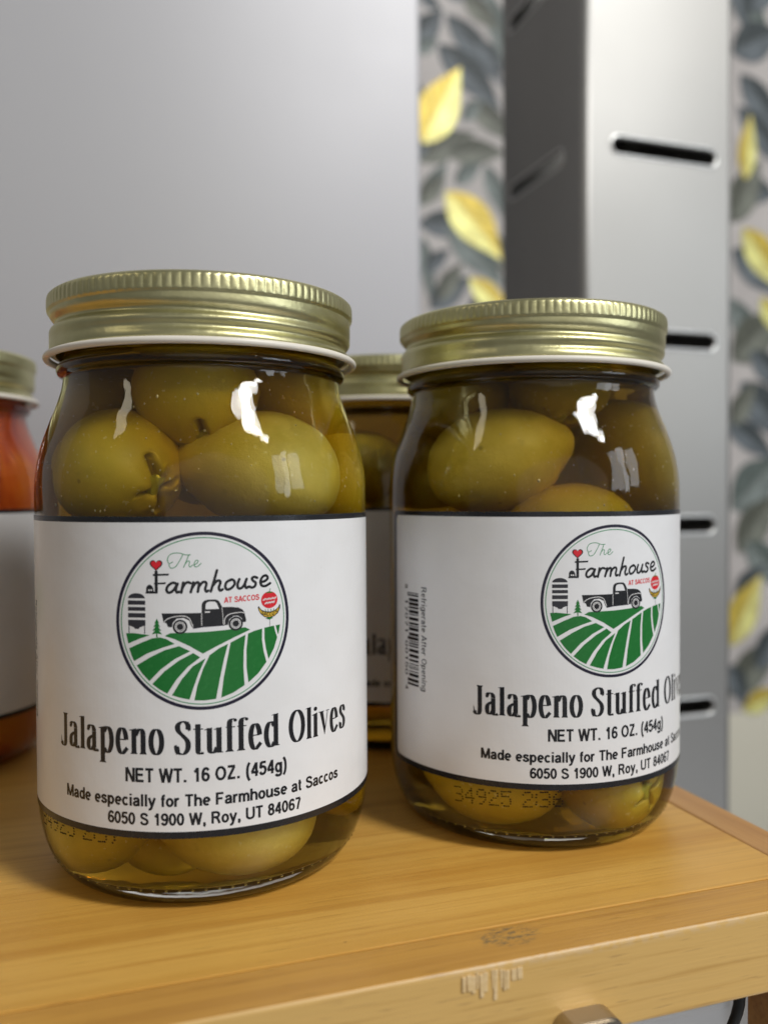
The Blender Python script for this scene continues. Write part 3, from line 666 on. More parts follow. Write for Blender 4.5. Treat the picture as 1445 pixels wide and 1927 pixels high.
def stipple_mesh():
    bm = bmesh.new()
    for i in range(84):
        t = 2 * pi * i / 84
        r_, z_ = 37.0, 4.9
        bmesh.ops.create_icosphere(bm, subdivisions=2, radius=0.38 * MM, matrix=Matrix.Translation((r_ * sin(t) * MM, -r_ * cos(t) * MM, z_ * MM)) @ Matrix.Rotation(t, 4, 'Z') @ Matrix.Diagonal((1.1, 0.7, 0.9, 1)))
    return bm_mesh('heel_stippling', bm)
ME_STIP = stipple_mesh()
def fleck_mesh(seed):
    r = random.Random(seed); bm = bmesh.new()
    for _ in range(110):
        z = r.choice((r.uniform(84, 112), r.uniform(84, 100), r.uniform(6, 17))); t = r.uniform(-1.5, 1.5)
        rr = min(x for x, zz in INN if abs(zz - z) < 14) - 0.5 - r.random() ** 2 * 3
        g = r.uniform(0.10, 0.24) * (1.6 if r.random() < .12 else 1)
        bmesh.ops.create_icosphere(bm, subdivisions=1, radius=g * MM, matrix=Matrix.Translation((rr * sin(t) * MM, -rr * cos(t) * MM, z * MM)) @ Matrix.Diagonal((1, 1, r.uniform(.7, 1.8), 1)))
    return bm_mesh('floating_flecks', bm)
M_FLECK = simple('pale_pulp', (0.80, 0.74, 0.50), 0.5)
def make_jar(x, y, rot, lid_rot, contents=M_BRINE, art_on=True, lot=None):
    root = empty('olive_jar', (x * MM, y * MM, 0.00006), rot)
    link_mesh('glass', ME_GLASS, M_GLASS, root)
    if contents: link_mesh('brine', ME_BRINE, contents, root)
    lid = link_mesh('lid', ME_LID, M_GOLD, root); lid.rotation_euler = (0, 0, lid_rot)
    link_mesh('rim', ME_RIM, M_RIM, lid)
    lab = link_mesh('label', ME_LABEL, M_PAPER, root, smooth=False)
    for k, me in ART_MESH.items():
        if art_on or k == 'printed_border': link_mesh(k, me, INKS, lab, smooth=False)
    if lot:
        st = link_mesh('heel_stippling', ME_STIP, M_GLASS, root); st['kind'] = 'stuff'
        fl = link_mesh('floating_flecks', fleck_mesh(int(x)), M_FLECK, root); fl['kind'] = 'stuff'
        lo = link_mesh('lot_code', dot_text(*lot), M_DOT, root, smooth=False); lo['kind'] = 'stuff'
    return root
J1, J2, J3, J4 = (-44.67, 218.79), (41.53, 247.04), (2.0, 330.0), (-157.0, 296.0)

# ------------------------------------------------------------------ olives
def olive_mesh(name, ax, ay, az, tip, slit, seed):
    r = random.Random(seed); ph = [r.uniform(0, 6.28) for _ in range(6)]
    nu, nv = 72, 48; V, Fc, att = [], [], []
    for j in range(nv + 1):
        c = cos(pi * j / nv); s = sin(pi * j / nv)          # long axis = local X
        for i in range(nu):
            t = 2 * pi * i / nu
            x, yy, zz = c, s * cos(t), s * sin(t)
            k = 1 + 0.025 * sin(2.1 * x + ph[0] + yy) + 0.02 * sin(3 * yy + ph[1]) + 0.015 * sin(4 * zz + 2 * x + ph[2])
            xx = x + (tip * max(0, -x - 0.82) ** 1.5 * -3.0)
            g = 0.0; d = 0.0
            if slit and x > 0.70:
                w = 0.045 + 0.02 * sin(9 * yy + ph[3])
                g1 = exp(-(yy / w) ** 2) * (abs(zz) < 0.52); g2 = exp(-((zz + 0.04) / w) ** 2) * (abs(yy) < 0.42)
                g = max(g1, g2); core = exp(-((yy * yy + zz * zz) / 0.02)); g = max(g, 0.9 * core)
                d = 0.13 * g
                k += 0.03 * sin(atan2(zz, yy) * 4 + ph[4]) * exp(-(s - 0.3) ** 2 / 0.03)
            V.append(((xx * ax * k - d * ax) * MM, yy * ay * k * MM, zz * az * k * MM)); att.append(g)
    for j in range(nv):
        for i in range(nu):
            i2 = (i + 1) % nu
            Fc.append((j * nu + i, j * nu + i2, (j + 1) * nu + i2, (j + 1) * nu + i))
    me = mesh(name, V, Fc)
    at = me.attributes.new('slit', 'FLOAT', 'POINT'); at.data.foreach_set('value', att)
    bm = bmesh.new(); bm.from_mesh(me); bmesh.ops.remove_doubles(bm, verts=bm.verts, dist=1e-6); bmesh.ops.recalc_face_normals(bm, faces=bm.faces); bm.to_mesh(me); bm.free()
    return me
OM = [olive_mesh('olive', 14.2, 12.1, 12.1, 0.6, True, 1), olive_mesh('olive', 14.6, 11.8, 11.8, 0.5, False, 2), olive_mesh('olive', 12.6, 10.6, 10.6, 0.5, True, 3), olive_mesh('olive', 16.2, 12.2, 11.9, 0.5, False, 4), olive_mesh('olive', 8.5, 5.4, 5.0, 0.5, True, 5)]
def stuffing_mesh(x, r, seed):
    q = random.Random(seed); bm = bmesh.new()
    for _ in range(3):
        bmesh.ops.create_icosphere(bm, subdivisions=2, radius=r * 0.62 * MM, matrix=Matrix.Translation((x * MM, q.uniform(-.5, .5) * r * MM, q.uniform(-.5, .5) * r * MM)) @ Matrix.Rotation(q.uniform(0, 3), 4, 'X') @ Matrix.Diagonal((0.55, 1.2, 0.7, 1)))
    return bm_mesh('jalapeno_stuffing', bm)
STUFF = {0: stuffing_mesh(12.7, 3.2, 1), 2: stuffing_mesh(11.2, 2.8, 2), 4: stuffing_mesh(7.5, 1.8, 3)}
OMM = {}
def olive(jar, x, y, z, euler, kind, mat, label, group):
    jx, jy = jar; ang = -atan2(jx, jy)                     # frame facing the camera
    ca, sa = cos(ang), sin(ang)
    key = (kind, mat)
    if key not in OMM:
        me = OM[kind].copy(); me.materials.clear(); me.materials.append(M_OLIVES[mat]); OMM[key] = me
    o = link_mesh('olive', OMM[key], M_OLIVES[mat])
    o.location = ((jx + x * ca - y * sa) * MM, (jy + x * sa + y * ca) * MM, z * MM)
    o.rotation_euler = (Matrix.Rotation(ang, 3, 'Z') @ Matrix.Rotation(radians(euler[2]), 3, 'Z') @ Matrix.Rotation(radians(euler[1]), 3, 'Y') @ Matrix.Rotation(radians(euler[0]), 3, 'X')).to_euler()
    if kind in (0, 2, 4):
        st = link_mesh('jalapeno_stuffing', STUFF[kind], M_PEPPER, o)
    return tag(o, label, 'olive', group)
G1, G2, G3 = 'olives in the nearer left jar', 'olives in the right jar', 'olives in the jar behind'
for p in [
    (-17.2, -14.0, 93.0, (20, 12, -52), 0, 0, 'olive with a cross slit above the left side of the nearer jar label'),
    (12.0, -16.5, 93.0, (0, 6, 4), 3, 1, 'pale olive lying sideways above the middle of the nearer jar label'),
    (-2.0, -13.0, 111.0, (30, 60, -70), 0, 0, 'topmost olive in the nearer jar, just under its gold lid'),
    (19.5, 1.0, 108.5, (0, 30, 40), 1, 0, 'olive under the lid at the right shoulder of the nearer jar'),
    (25.5, 1.0, 90.5, (90, 70, 20), 2, 0, 'olive against the right glass wall of the nearer jar above its label'),
    (-20.0, 8.0, 106.0, (0, 30, 140), 1, 2, 'dim olive behind the slit olive at the left shoulder of the nearer jar'),
    (2.0, 17.0, 98.0, (0, 20, 100), 1, 2, 'dim olive deep in the middle of the nearer jar above its label'),
    (6.0, -21.0, 16.6, (0, 6, 5), 3, 1, 'pale olive in the middle below the nearer jar label'),
    (-20.0, -12.5, 17.5, (0, 40, 150), 1, 0, 'olive below the left end of the nearer jar label'),
    (-8.5, -14.5, 9.5, (30, 15, -20), 4, 0, 'small dark olive low on the floor of the nearer jar'),
    (24.0, -3.0, 24.0, (0, 70, 30), 1, 0, 'olive at the lower right of the nearer jar, mostly behind the label')]:
    olive(J1, *p[:3], p[3], p[4], p[5], p[6], G1)
for p in [
    (-8.0, -16.5, 96.0, (0, 14, 182), 3, 1, 'large pointed olive lying sideways above the right jar label'),
    (-17.0, -3.0, 113.5, (0, 50, -60), 0, 2, 'olive with a dark slit under the lid at the upper left of the right jar'),
    (6.5, -7.5, 114.5, (20, 60, -100), 2, 2, 'olive under the middle of the right jar lid'),
    (21.5, 3.0, 96.0, (0, 60, 20), 1, 2, 'olive against the right glass wall of the right jar'),
    (9.5, -18.5, 79.0, (0, 5, 10), 1, 0, 'olive peeking over the upper edge of the right jar label'),
    (-21.0, 10.0, 96.0, (0, 20, 60), 1, 2, 'dim olive behind the large pointed olive in the right jar'),
    (6.0, 16.0, 98.0, (0, 30, 10), 1, 2, 'dim olive deep in the middle of the right jar'),
    (-8.5, -20.5, 16.8, (0, 4, 5), 3, 0, 'olive behind the dotted lot code below the right jar label'),
    (17.5, -14.5, 15.8, (35, 10, -40), 0, 0, 'crinkled olive at the lower right of the right jar below the label'),
    (-24.0, 6.0, 20.0, (0, 60, 60), 1, 2, 'dim olive at the lower left of the right jar')]:
    olive(J2, *p[:3], p[3], p[4], p[5], p[6], G2)
for p in [(-8, -20, 97.0, (0, 20, 20), 1, 0, 'blurred olive high in the jar standing behind the other two'), (8, -18, 82.0, (0, 10, 160), 1, 2, 'blurred olive behind the label edge of the rear jar'),
          (16, -12, 104.0, (0, 40, 60), 1, 2, 'blurred olive under the lid of the rear jar')]:
    olive(J3, *p[:3], p[3], p[4], p[5], p[6], G3)

jar1 = tag(make_jar(*J1, 7.4 / 40.0, 0.0, lot=('34925 2:37', -45.5, 17.9)), 'nearer gold lidded jar of stuffed olives with its label facing forward', 'jar', 'jars on the wooden crate')
jar2 = tag(make_jar(*J2, 14.0 / 40.0, -0.15, lot=('34925 2:36', -40.2, 15.5)), 'right jar of stuffed olives, label turned so its barcode shows', 'jar', 'jars on the wooden crate')
jar3 = tag(make_jar(*J3, 0.55, 0.4), 'blurred olive jar standing behind and between the two front jars', 'jar', 'jars on the wooden crate')
# the red jar at the left edge
def relish():
    m, nt, b, o = nodes_of('orange_red_relish'); N = NT(nt)
    tc = N.new('ShaderNodeTexCoord').outputs['Object']
    n = N.noise(N.mapping(tc, (50, 50, 28)), 1.0, 4, 0.55, 0.8)
    c = N.ramp(n, [(0.3, (0.34, 0.02, 0.005)), (0.5, (0.66, 0.11, 0.008)), (0.7, (0.80, 0.26, 0.015))])
    sep = N.new('ShaderNodeSeparateXYZ'); N.link(tc, sep.inputs[0])
    N.link(c, b.inputs['Base Color']); b.inputs['Roughness'].default_value = 0.3
    N.link(N.bump(n, 0.5, 0.004), b.inputs['Normal'])
    return m
jar4 = make_jar(*J4, 0.13, 0.2, contents=None)
jar4.name = 'relish_jar'
link_mesh('relish', lathe('relish', [(r - 0.02, z) for r, z in INN], 64), relish(), jar4)
tag(jar4, 'blurred jar of orange red relish cut by the left edge of the picture', 'jar', 'jars on the wooden crate')

# ------------------------------------------------------------------ wooden crate (frame yawed 18.3 degrees)
YAW = radians(18.3)
E1 = Vector((cos(YAW), sin(YAW), 0)); E2 = Vector((-sin(YAW), cos(YAW), 0))
UPV = Vector((0, 0, 1))
fr = on_plane(1000, 1801, (0, 0, 0), UPV)              # a point of the front upper edge
O = fr - E1 * (fr.dot(E1)); Y_FRONT = fr.dot(E2)
X_OUT = on_plane(1355, 1517, (0, 0, 0), UPV).dot(E1); X_IN = on_plane(1350, 1559, (0, 0, 0), UPV).dot(E1)
Y_SEAM = on_plane(720, 1780, (0, 0, 0), UPV).dot(E2) - Y_FRONT
crate = empty('wooden_crate', (E2 * Y_FRONT * MM), YAW)
tag(crate, 'honey coloured wooden crate that all the jars stand on', 'crate')
XL = -330.0
RW, RH = Y_SEAM, 17.5
link_mesh('top_panel', box_mesh('top_panel', XL, X_IN - 0.12, RW + 0.12, 330, -9, 0, bev=0.25), m_top, crate, smooth=False)
# front rail with a raw, chipped front face
N = RAIL['N']; b = RAIL['b']; tc = RAIL['tc']; sepo = RAIL['sep'].outputs
RAIL_X0 = 0.0
def rail_px(u, v):
    p = on_plane(u, v, (E2 * Y_FRONT), E2); return p.dot(E1), p.z
gx0, gz0 = rail_px(866, 1842); gx1, _ = rail_px(978, 1840)
def band(sock, lo, hi, soft): return N.math('MULTIPLY', N.step(sock, lo - soft, lo + soft), N.math('SUBTRACT', 1.0, N.step(sock, hi - soft, hi + soft)))
c = RAIL['c']
# worn arris
wm = N.math('MULTIPLY', band(sepo['X'], gx0 * MM, gx1 * MM + 0.055, 0.006), N.math('MULTIPLY', N.step(sepo['Z'], -0.0020, -0.0008), N.math('LESS_THAN', sepo['Y'], 0.0005)))
wn = N.noise(N.mapping(tc, (400, 400, 700)), 1.0, 3, 0.6)
c = N.mix(N.math('MULTIPLY', wm, N.math('MULTIPLY', N.step(wn, 0.42, 0.55), 0.6)), c, (0.60, 0.42, 0.22))
# grey smudge on the upper side
sx_, sy_ = on_plane(955, 1762, (0, 0, 0), UPV).dot(E1), on_plane(955, 1762, (0, 0, 0), UPV).dot(E2) - Y_FRONT
dx = N.math('DIVIDE', N.math('SUBTRACT', sepo['X'], sx_ * MM), 0.0078); dy = N.math('DIVIDE', N.math('SUBTRACT', sepo['Y'], sy_ * MM), 0.0045)
rr = N.math('ADD', N.math('MULTIPLY', dx, dx), N.math('MULTIPLY', dy, dy))
sm = N.math('MULTIPLY', N.math('SUBTRACT', 1.0, N.step(rr, 0.2, 1.1)), N.step(N.noise(N.mapping(tc, (420, 1100, 1)), 1.0, 5, 0.75), 0.46, 0.60))
c = N.mix(N.math('MULTIPLY', sm, 0.85), c, (0.12, 0.10, 0.06))
RAIL['c'] = c
finish_wood(b, N, RAIL['c'], RAIL['h'], 0.45, 0.3)
link_mesh('front_rail', box_mesh('front_rail', XL, X_IN - 0.12, 0, RW - 0.16, -RH, 0, bev=0.8, seg=3), m_rail, crate, smooth=False)
m_raw, _nt, _b3, _N3, _tc3, _c3, _h3 = wood('raw_splinter_wood', (0.62, 0.42, 0.17), (0.44, 0.27, 0.10), (0.72, 0.53, 0.28), 200, 1.7)
finish_wood(_b3, _N3, _c3, _h3, 0.6, 0.3)
rg = random.Random(11); gx = gx0 + 0.3
while gx < gx1:                                        # bruised, splintered strip of the front face
    gw_ = rg.uniform(0.45, 1.15); gl = rg.uniform(2.2, 4.6) * (0.75 + 0.5 * sin(pi * (gx - gx0) / (gx1 - gx0)))
    o = link_mesh('splinter', box_mesh('splinter', -gw_ / 2, gw_ / 2, -0.02 - rg.uniform(0.12, 0.34), 0.5, -gl, 0, bev=0.1), m_raw, crate, smooth=False)
    o.location = ((gx + gw_ / 2) * MM, 0, -rg.uniform(1.0, 1.6) * MM); o.rotation_euler = (rg.uniform(-.05, .02), rg.uniform(-.07, .07), 0)
    gx += gw_ + rg.choice((0.05, 0.12, 0.35, 0.7))
m_trim, _nt, _b2, _N2, _tc2, _c2, _h2 = wood('trim_wood', (0.46, 0.225, 0.06), (0.30, 0.13, 0.03), (0.52, 0.28, 0.09), 60, 5.7, True)
finish_wood(_b2, _N2, _c2, _h2, 0.42)
tr = link_mesh('side_trim', box_mesh('side_trim', -330, 0, 0, X_OUT - X_IN, -16, 0, bev=1.2, seg=3), m_trim, crate, smooth=False)
tr.rotation_euler = (0, 0, -pi / 2); tr.location = (X_IN * MM, 0, 0)       # grain runs front to back
post = link_mesh('corner_post', box_mesh('corner_post', X_IN - 9, X_OUT - 0.5, 1.2, 20, -199.8, -RH - 0.6, bev=0.6), m_trim, crate, smooth=False)
link_mesh('corner_post', box_mesh('corner_post', XL, XL + 24, 6, 24, -199.8, -RH - 0.6, bev=0.6), m_trim, crate, smooth=False)
# black cable hanging behind the rail
def cable():
    A_ = on_plane(1388, 1840, E2 * (Y_FRONT + 9), E2); B_ = on_plane(1366, 1930, E2 * (Y_FRONT + 9), E2)
    d = (B_ - A_); pts = [A_ + d * t + E1 * (2.2 * sin(t * 2.2)) for t in [i / 12 * 2.4 for i in range(13)]]
    V, Fc = [], []; n = 10
    for p in pts:
        for k in range(n):
            q = p + E1 * (1.25 * cos(2 * pi * k / n)) + E2 * (1.25 * sin(2 * pi * k / n)); V.append(q * MM)
    for i in range(len(pts) - 1):
        for k in range(n):
            k2 = (k + 1) % n; Fc.append((i * n + k, i * n + k2, (i + 1) * n + k2, (i + 1) * n + k))
    Fc += [tuple(range(n)), tuple(range((len(pts) - 1) * n, len(pts) * n))]
    return mesh('cable', V, Fc)
tag(link_mesh('cable', cable(), simple('black_rubber', (0.012, 0.012, 0.012), 0.5)), 'thin black cable beside the corner post under the crate rail', 'cable')
# worn metal pull on the rail
px0, pz = rail_px(1037, 1893); px1, _ = rail_px(1157, 1893)
bm = bmesh.new(); wdt = (px1 - px0) * 0.92; rad_ = 3.2; zt = pz - 1.5
prof = [(0, -16)] + [(rad_ - rad_ * cos(radians(t)), -rad_ + rad_ * sin(radians(t))) for t in range(0, 91, 15)] + [(wdt - rad_ + rad_ * sin(radians(t)), -rad_ + rad_ * cos(radians(t))) for t in range(0, 91, 15)] + [(wdt, -16)]
vs = [bm.verts.new(((px0 + x) * MM, 0, (zt + z) * MM)) for x, z in prof]
f = bm.faces.new(vs); r = bmesh.ops.extrude_face_region(bm, geom=[f])
for g in r['geom']:
    if isinstance(g, bmesh.types.BMVert): g.co.y = -0.0052
bmesh.ops.recalc_face_normals(bm, faces=bm.faces)
bmesh.ops.bevel(bm, geom=[e for e in bm.edges if abs(e.verts[0].co.y + 0.0052) < 1e-6 and abs(e.verts[1].co.y + 0.0052) < 1e-6], offset=0.0005, segments=2, affect='EDGES')
link_mesh('metal_pull', bm_mesh('metal_pull', bm), simple('worn_bronze', (0.42, 0.37, 0.30), 0.34, 1.0), crate, smooth=False)

# ------------------------------------------------------------------ background
def brushed(name, col, rough, metal, sc):
    m, nt, b, o = nodes_of(name); N = NT(nt)
    tc = N.new('ShaderNodeTexCoord').outputs['Object']
    n = N.noise(N.mapping(tc, sc), 1.0, 3, 0.6); n2 = N.noise(tc, 9, 3, 0.5); n3 = N.noise(N.mapping(tc, (1, 1, 0.6)), 3.0, 0.5, 0.4)
    b.inputs['Base Color'].default_value = (*col, 1); b.inputs['Metallic'].default_value = metal
    N.link(N.math('ADD', N.math('MULTIPLY', n2, 0.12), rough), b.inputs['Roughness'])
    N.link(N.bump(n3, 0.5, 0.05, N.bump(n, 0.10, 0.0004)), b.inputs['Normal']); return m
counter = structure(link_mesh('counter', box_mesh('counter', -900, 900, 20, 515, -230, -200, bev=1), brushed('counter_steel', (0.5, 0.5, 0.52), 0.35, 0.8, (200, 5, 5)))); counter.rotation_euler = (0, 0, YAW)
PANEL_D = 470.0
pe = ray(793, 400); pe = pe * (PANEL_D / pe.y)
pan = empty('refrigerator', (pe.x * MM, pe.y * MM, -0.1999), YAW)
tag(pan, 'tall white steel refrigerator side filling the left background', 'refrigerator')
m_pan = brushed('white_enamel_steel', (0.415, 0.415, 0.435), 0.40, 0.15, (40, 40, 40))
link_mesh('side_panel', box_mesh('side_panel', -700, 0, 0, 24, 0, 900, bev=2.5, seg=3), m_pan, pan, smooth=False)
link_mesh('body', box_mesh('body', -690, -8, 24.5, 420, 0, 895, bev=2), m_pan, pan, smooth=False)

# slotted stainless column
COL_D = 455.0
k0 = ray(1098, 400); k0 = k0 * (COL_D / k0.y); SIDE = 0.2092 * COL_D
colm = empty('slotted_column', (k0.x * MM, k0.y * MM, -0.1999), radians(18.9))
tag(colm, 'square stainless steel column with long slots, right of the jars', 'column')
def slot_plate(name, w, z0, z1, slots, mats):
    """plate in local x (0..w) and z, slots: (x0, x1, zc, h); extruded with a rolled lip"""
    c = bpy.data.curves.new(name, 'CURVE'); c.dimensions = '2D'; c.fill_mode = 'BOTH'; c.extrude = 0.35 * MM; c.bevel_depth = 0.8 * MM; c.bevel_resolution = 2; c.offset = 0
    def add(pts):
        s = c.splines.new('POLY'); s.points.add(len(pts) - 1); s.use_cyclic_u = True
        for p, q in zip(s.points, pts): p.co = (q[0] * MM, q[1] * MM, 0, 1)
    add([(0, z0), (w, z0), (w, z1), (0, z1)])
    for x0, x1, zc, h in slots:
        r = h / 2
        add([(x0 + r - r * sin(radians(t)), zc + r * cos(radians(t))) for t in range(0, 181, 15)] + [(x1 - r + r * sin(radians(t)), zc - r * cos(radians(t))) for t in range(0, 181, 15)])
    o = bpy.data.objects.new(name, c); COL.objects.link(o)
    me = bpy.data.meshes.new_from_object(o); bpy.data.objects.remove(o); bpy.data.curves.remove(c)
    return me
CYAW = radians(18.9); C1 = Vector((cos(CYAW), sin(CYAW), 0)); C2 = Vector((-sin(CYAW), cos(CYAW), 0))
K0 = Vector((k0.x, k0.y, 0))
def on_face(u, v, d1, n):
    p = on_plane(u, v, K0, n) - K0; return p.dot(d1), p.z + 199.9
RC = 4.0
zs = [on_face(1248, y, C1, C2)[1] for y in (285, 648, 995, 1336)]
dz = (zs[0] - zs[-1]) / 3
fs_ = [(on_face(1150, 280, C1, C2)[0], on_face(1347, 280, C1, C2)[0], zs[0] - dz * k, 9.2) for k in range(-2, 5)]
ls_z = on_face(1008, 330, C2, C1)[1]
lx0, lx1 = on_face(1060, 330, C2, C1)[0], on_face(958, 330, C2, C1)[0]
ls_ = [(lx0, lx1, ls_z - dz * k, 9.2) for k in range(-2, 5)]
m_col = brushed('brushed_stainless', (0.37, 0.365, 0.35), 0.48, 1.0, (700, 700, 9))
ZT = 820.0
me = slot_plate('front_face', SIDE - 2 * RC, 0, ZT, [(x0 - RC, x1 - RC, z, h) for x0, x1, z, h in fs_], m_col)
o = link_mesh('slotted_face', me, m_col, colm, smooth=False); o.rotation_euler = (pi / 2, 0, 0); o.location = (RC * MM, 1.15 * MM, 0)
me = slot_plate('left_face', SIDE - 2 * RC, 0, ZT, [(SIDE - x1 - RC, SIDE - x0 - RC, z, h) for x0, x1, z, h in ls_], m_col)
o = link_mesh('slotted_face', me, m_col, colm, smooth=False); o.rotation_euler = (pi / 2, 0, -pi / 2); o.location = (1.15 * MM, (SIDE - RC) * MM, 0)
m_lip = simple('lit_slot_lip', (0.74, 0.74, 0.72), 0.3, 1.0)  # paler metal puts the light caught on the slot rims into colour
def lip_mesh(x0, x1, zc, h):
    r = h / 2 + 0.35; V, Fc = [], []; n = 8
    path = [(x0 + r - 0.35 - r * sin(radians(t)), zc + r * cos(radians(t)), -sin(radians(t)), cos(radians(t))) for t in range(0, 181, 15)] + [(x1 - r + 0.35 + r * sin(radians(t)), zc - r * cos(radians(t)), sin(radians(t)), -cos(radians(t))) for t in range(0, 181, 15)]
    for px, pz_, nx, nz in path:
        for k in range(n):
            c_, s_ = cos(2 * pi * k / n) * 0.75, sin(2 * pi * k / n) * 0.55
            V.append(((px + nx * c_) * MM, s_ * MM, (pz_ + nz * c_) * MM))
    m = len(path)
    for i in range(m):
        for k in range(n):
            i2, k2 = (i + 1) % m, (k + 1) % n; Fc.append((i * n + k, i * n + k2, i2 * n + k2, i2 * n + k))
    return mesh('slot_lip', V, Fc)
for x0, x1, z, h in fs_:
    o = link_mesh('slot_lip', lip_mesh(x0, x1, z, h), m_lip, colm)
for x0, x1, z, h in ls_:
    o = link_mesh('slot_lip', lip_mesh(SIDE - x1, SIDE - x0, z, h), m_lip, colm); o.rotation_euler = (0, 0, -pi / 2); o.location = (0, SIDE * MM, 0)
for (bx, by, rz) in ((0, SIDE, 0), (SIDE, 0, 1)):
    pl = box_mesh('plain_face', RC, SIDE - RC, -1.1, 1.1, 0, ZT)
    o = link_mesh('plain_face', pl, m_col, colm, smooth=False)
    if rz: o.rotation_euler = (0, 0, pi / 2); o.location = ((SIDE - 1.15) * MM, 0, 0)
    else: o.location = (0, (SIDE - 1.15) * MM, 0)
def corner_mesh():
    V, Fc = [], []; n = 10
    for k in range(n + 1):
        t = radians(90 * k / n)
        for r in (RC, RC - 2.2):
            for z in (0, ZT): V.append(((RC - r * cos(t)) * MM, (RC - r * sin(t)) * MM, z * MM))
    for k in range(n):
        a_ = k * 4; b_ = a_ + 4
        Fc += [(a_, b_, b_ + 1, a_ + 1), (a_ + 2, a_ + 3, b_ + 3, b_ + 2), (a_ + 1, b_ + 1, b_ + 3, a_ + 3), (a_, a_ + 2, b_ + 2, b_)]
    return mesh('rounded_corner', V, Fc)
for zc in (1.0, ZT - 3.0):  # unseen caps, added so that no light falls inside the column
    link_mesh('shading_cap', box_mesh('shading_cap', 2.4, SIDE - 2.4, 2.4, SIDE - 2.4, zc, zc + 2.0), m_col, colm, smooth=False)
cm = corner_mesh()
for k, (x, y) in enumerate(((0, 0), (SIDE, 0), (SIDE, SIDE), (0, SIDE))):
    o = link_mesh('rounded_corner', cm, m_col, colm, smooth=True); o.rotation_euler = (0, 0, k * pi / 2); o.location = (x * MM, y * MM, 0)

# papered wall
WALL_D = 860.0
wd = ray(870, 400); wd = wd * (WALL_D / wd.y); WP = Vector((wd.x, wd.y, 0))
def on_wall(u, v):
    p = on_plane(u, v, WP, E2) - WP; return p.dot(E1), p.z
wall = empty('wall', (WP.x * MM, WP.y * MM, 0), YAW); structure(wall)
zb = on_wall(1410, 1338)[1]
m_wall = simple('cream_wall_paint', (0.66, 0.63, 0.52), 0.6)
link_mesh('painted_wall', box_mesh('painted_wall', -900, 1200, 0, 60, -600, 900), m_wall, wall, smooth=False)
m_paper2, nt_, b_, o_ = nodes_of('grey_wallpaper'); N = NT(nt_)
tc_ = N.new('ShaderNodeTexCoord').outputs['Object']
N.link(N.mix(N.step(N.noise(tc_, 14, 3), 0.35, 0.7), (0.43, 0.40, 0.385), (0.52, 0.49, 0.47)), b_.inputs['Base Color']); b_.inputs['Roughness'].default_value = 0.6
paper_o = link_mesh('wallpaper', box_mesh('wallpaper', -900, 1200, -0.6, -0.1, zb, 900), m_paper2, wall, smooth=False)
def leaf_mat(name, cols, metal=0.0, rough=0.6):
    """upper half, midrib and lower half of a printed leaf, each with painted side veins"""
    out = []
    for k, col in enumerate(cols):
        m, nt, b, o = nodes_of(name); N = NT(nt)
        uv = N.new('ShaderNodeTexCoord').outputs['Object']
        s_ = N.new('ShaderNodeSeparateXYZ'); N.link(uv, s_.inputs[0])
        n = N.noise(N.mapping(uv, (45, 45, 120)), 1.0, 4, 0.65)
        az = N.math('ABSOLUTE', s_.outputs['Z'])
        ph = N.math('SINE', N.math('MULTIPLY', N.math('SUBTRACT', s_.outputs['X'], N.math('MULTIPLY', az, 1.3)), 520.0))
        c = N.mix(N.step(n, 0.3, 0.75), tuple(x * 0.6 for x in col), tuple(min(1, x * 1.35) for x in col))
        if k != 1: c = N.mix(N.math('MULTIPLY', N.step(ph, 0.75, 0.98), 0.5), c, cols[1])
        N.link(c, b.inputs['Base Color']); b.inputs['Metallic'].default_value = metal; b.inputs['Roughness'].default_value = rough
        if metal: N.link(N.bump(n, 0.4, 0.003), b.inputs['Normal'])
        out.append(m)
    return out
L_DARK = leaf_mat('printed_leaf_dark', ((0.035, 0.046, 0.05), (0.13, 0.15, 0.155), (0.115, 0.135, 0.15))); L_OLIVE = leaf_mat('printed_leaf_olive', ((0.075, 0.08, 0.06), (0.20, 0.21, 0.17), (0.16, 0.17, 0.14)))
L_GREEN = leaf_mat('printed_leaf_green', ((0.085, 0.11, 0.10), (0.22, 0.25, 0.23), (0.18, 0.21, 0.20))); L_GOLD = leaf_mat('printed_leaf_gold', ((0.62, 0.46, 0.07), (0.80, 0.68, 0.20), (0.86, 0.76, 0.28)), 0.3, 0.45)
leaf_meshes = {}
leaf_n = [0]
def leaf(u0, v0, u1, v1, w, mat, bend=0.12):
    """tip-to-tip in frame pixels on the wall plane, w = half width / length"""
    A_ = Vector(on_wall(u0, v0)); B_ = Vector(on_wall(u1, v1)); d = B_ - A_; L = d.length
    n = 18; V = []; mi = []
    offs = (1.0, 0.62, 0.56, 0.05, -0.05, -0.56, -0.62, -1.0)
    for i in range(n + 1):
        t = i / n; cx = (t - 0.5) * L; cz = bend * L * (0.25 - (t - 0.5) ** 2)
        h = w * L * 1.08 * (sin(pi * t ** 0.8) * (1 - 0.35 * t) * 1.25 if 0 < t < 1 else 0)
        V += [((cx + (abs(q) - 0.5) * h * 0.35) * MM, 0, (cz + h * q) * MM) for q in offs]
    Fc = []; m_ = len(offs)
    for i in range(n):
        for q in range(m_ - 1):
            a_ = m_ * i + q; Fc.append((a_, a_ + 1, a_ + 1 + m_, a_ + m_)); mi.append(1 if q == 3 else (2 if q > 3 else 0))
    leaf_n[0] += 1
    o = link_mesh('printed_leaf', mesh('printed_leaf', V, Fc, mi), mat, paper_o, smooth=False)
    mid = (A_ + B_) / 2
    o.location = (mid.x * MM, (-0.75 - 0.02 * leaf_n[0]) * MM, mid.y * MM); o.rotation_euler = (0, -atan2(d.y, d.x), 0)
    return o
def zl(X, Y): return (780 + X / 3.322, Y / 3.322)
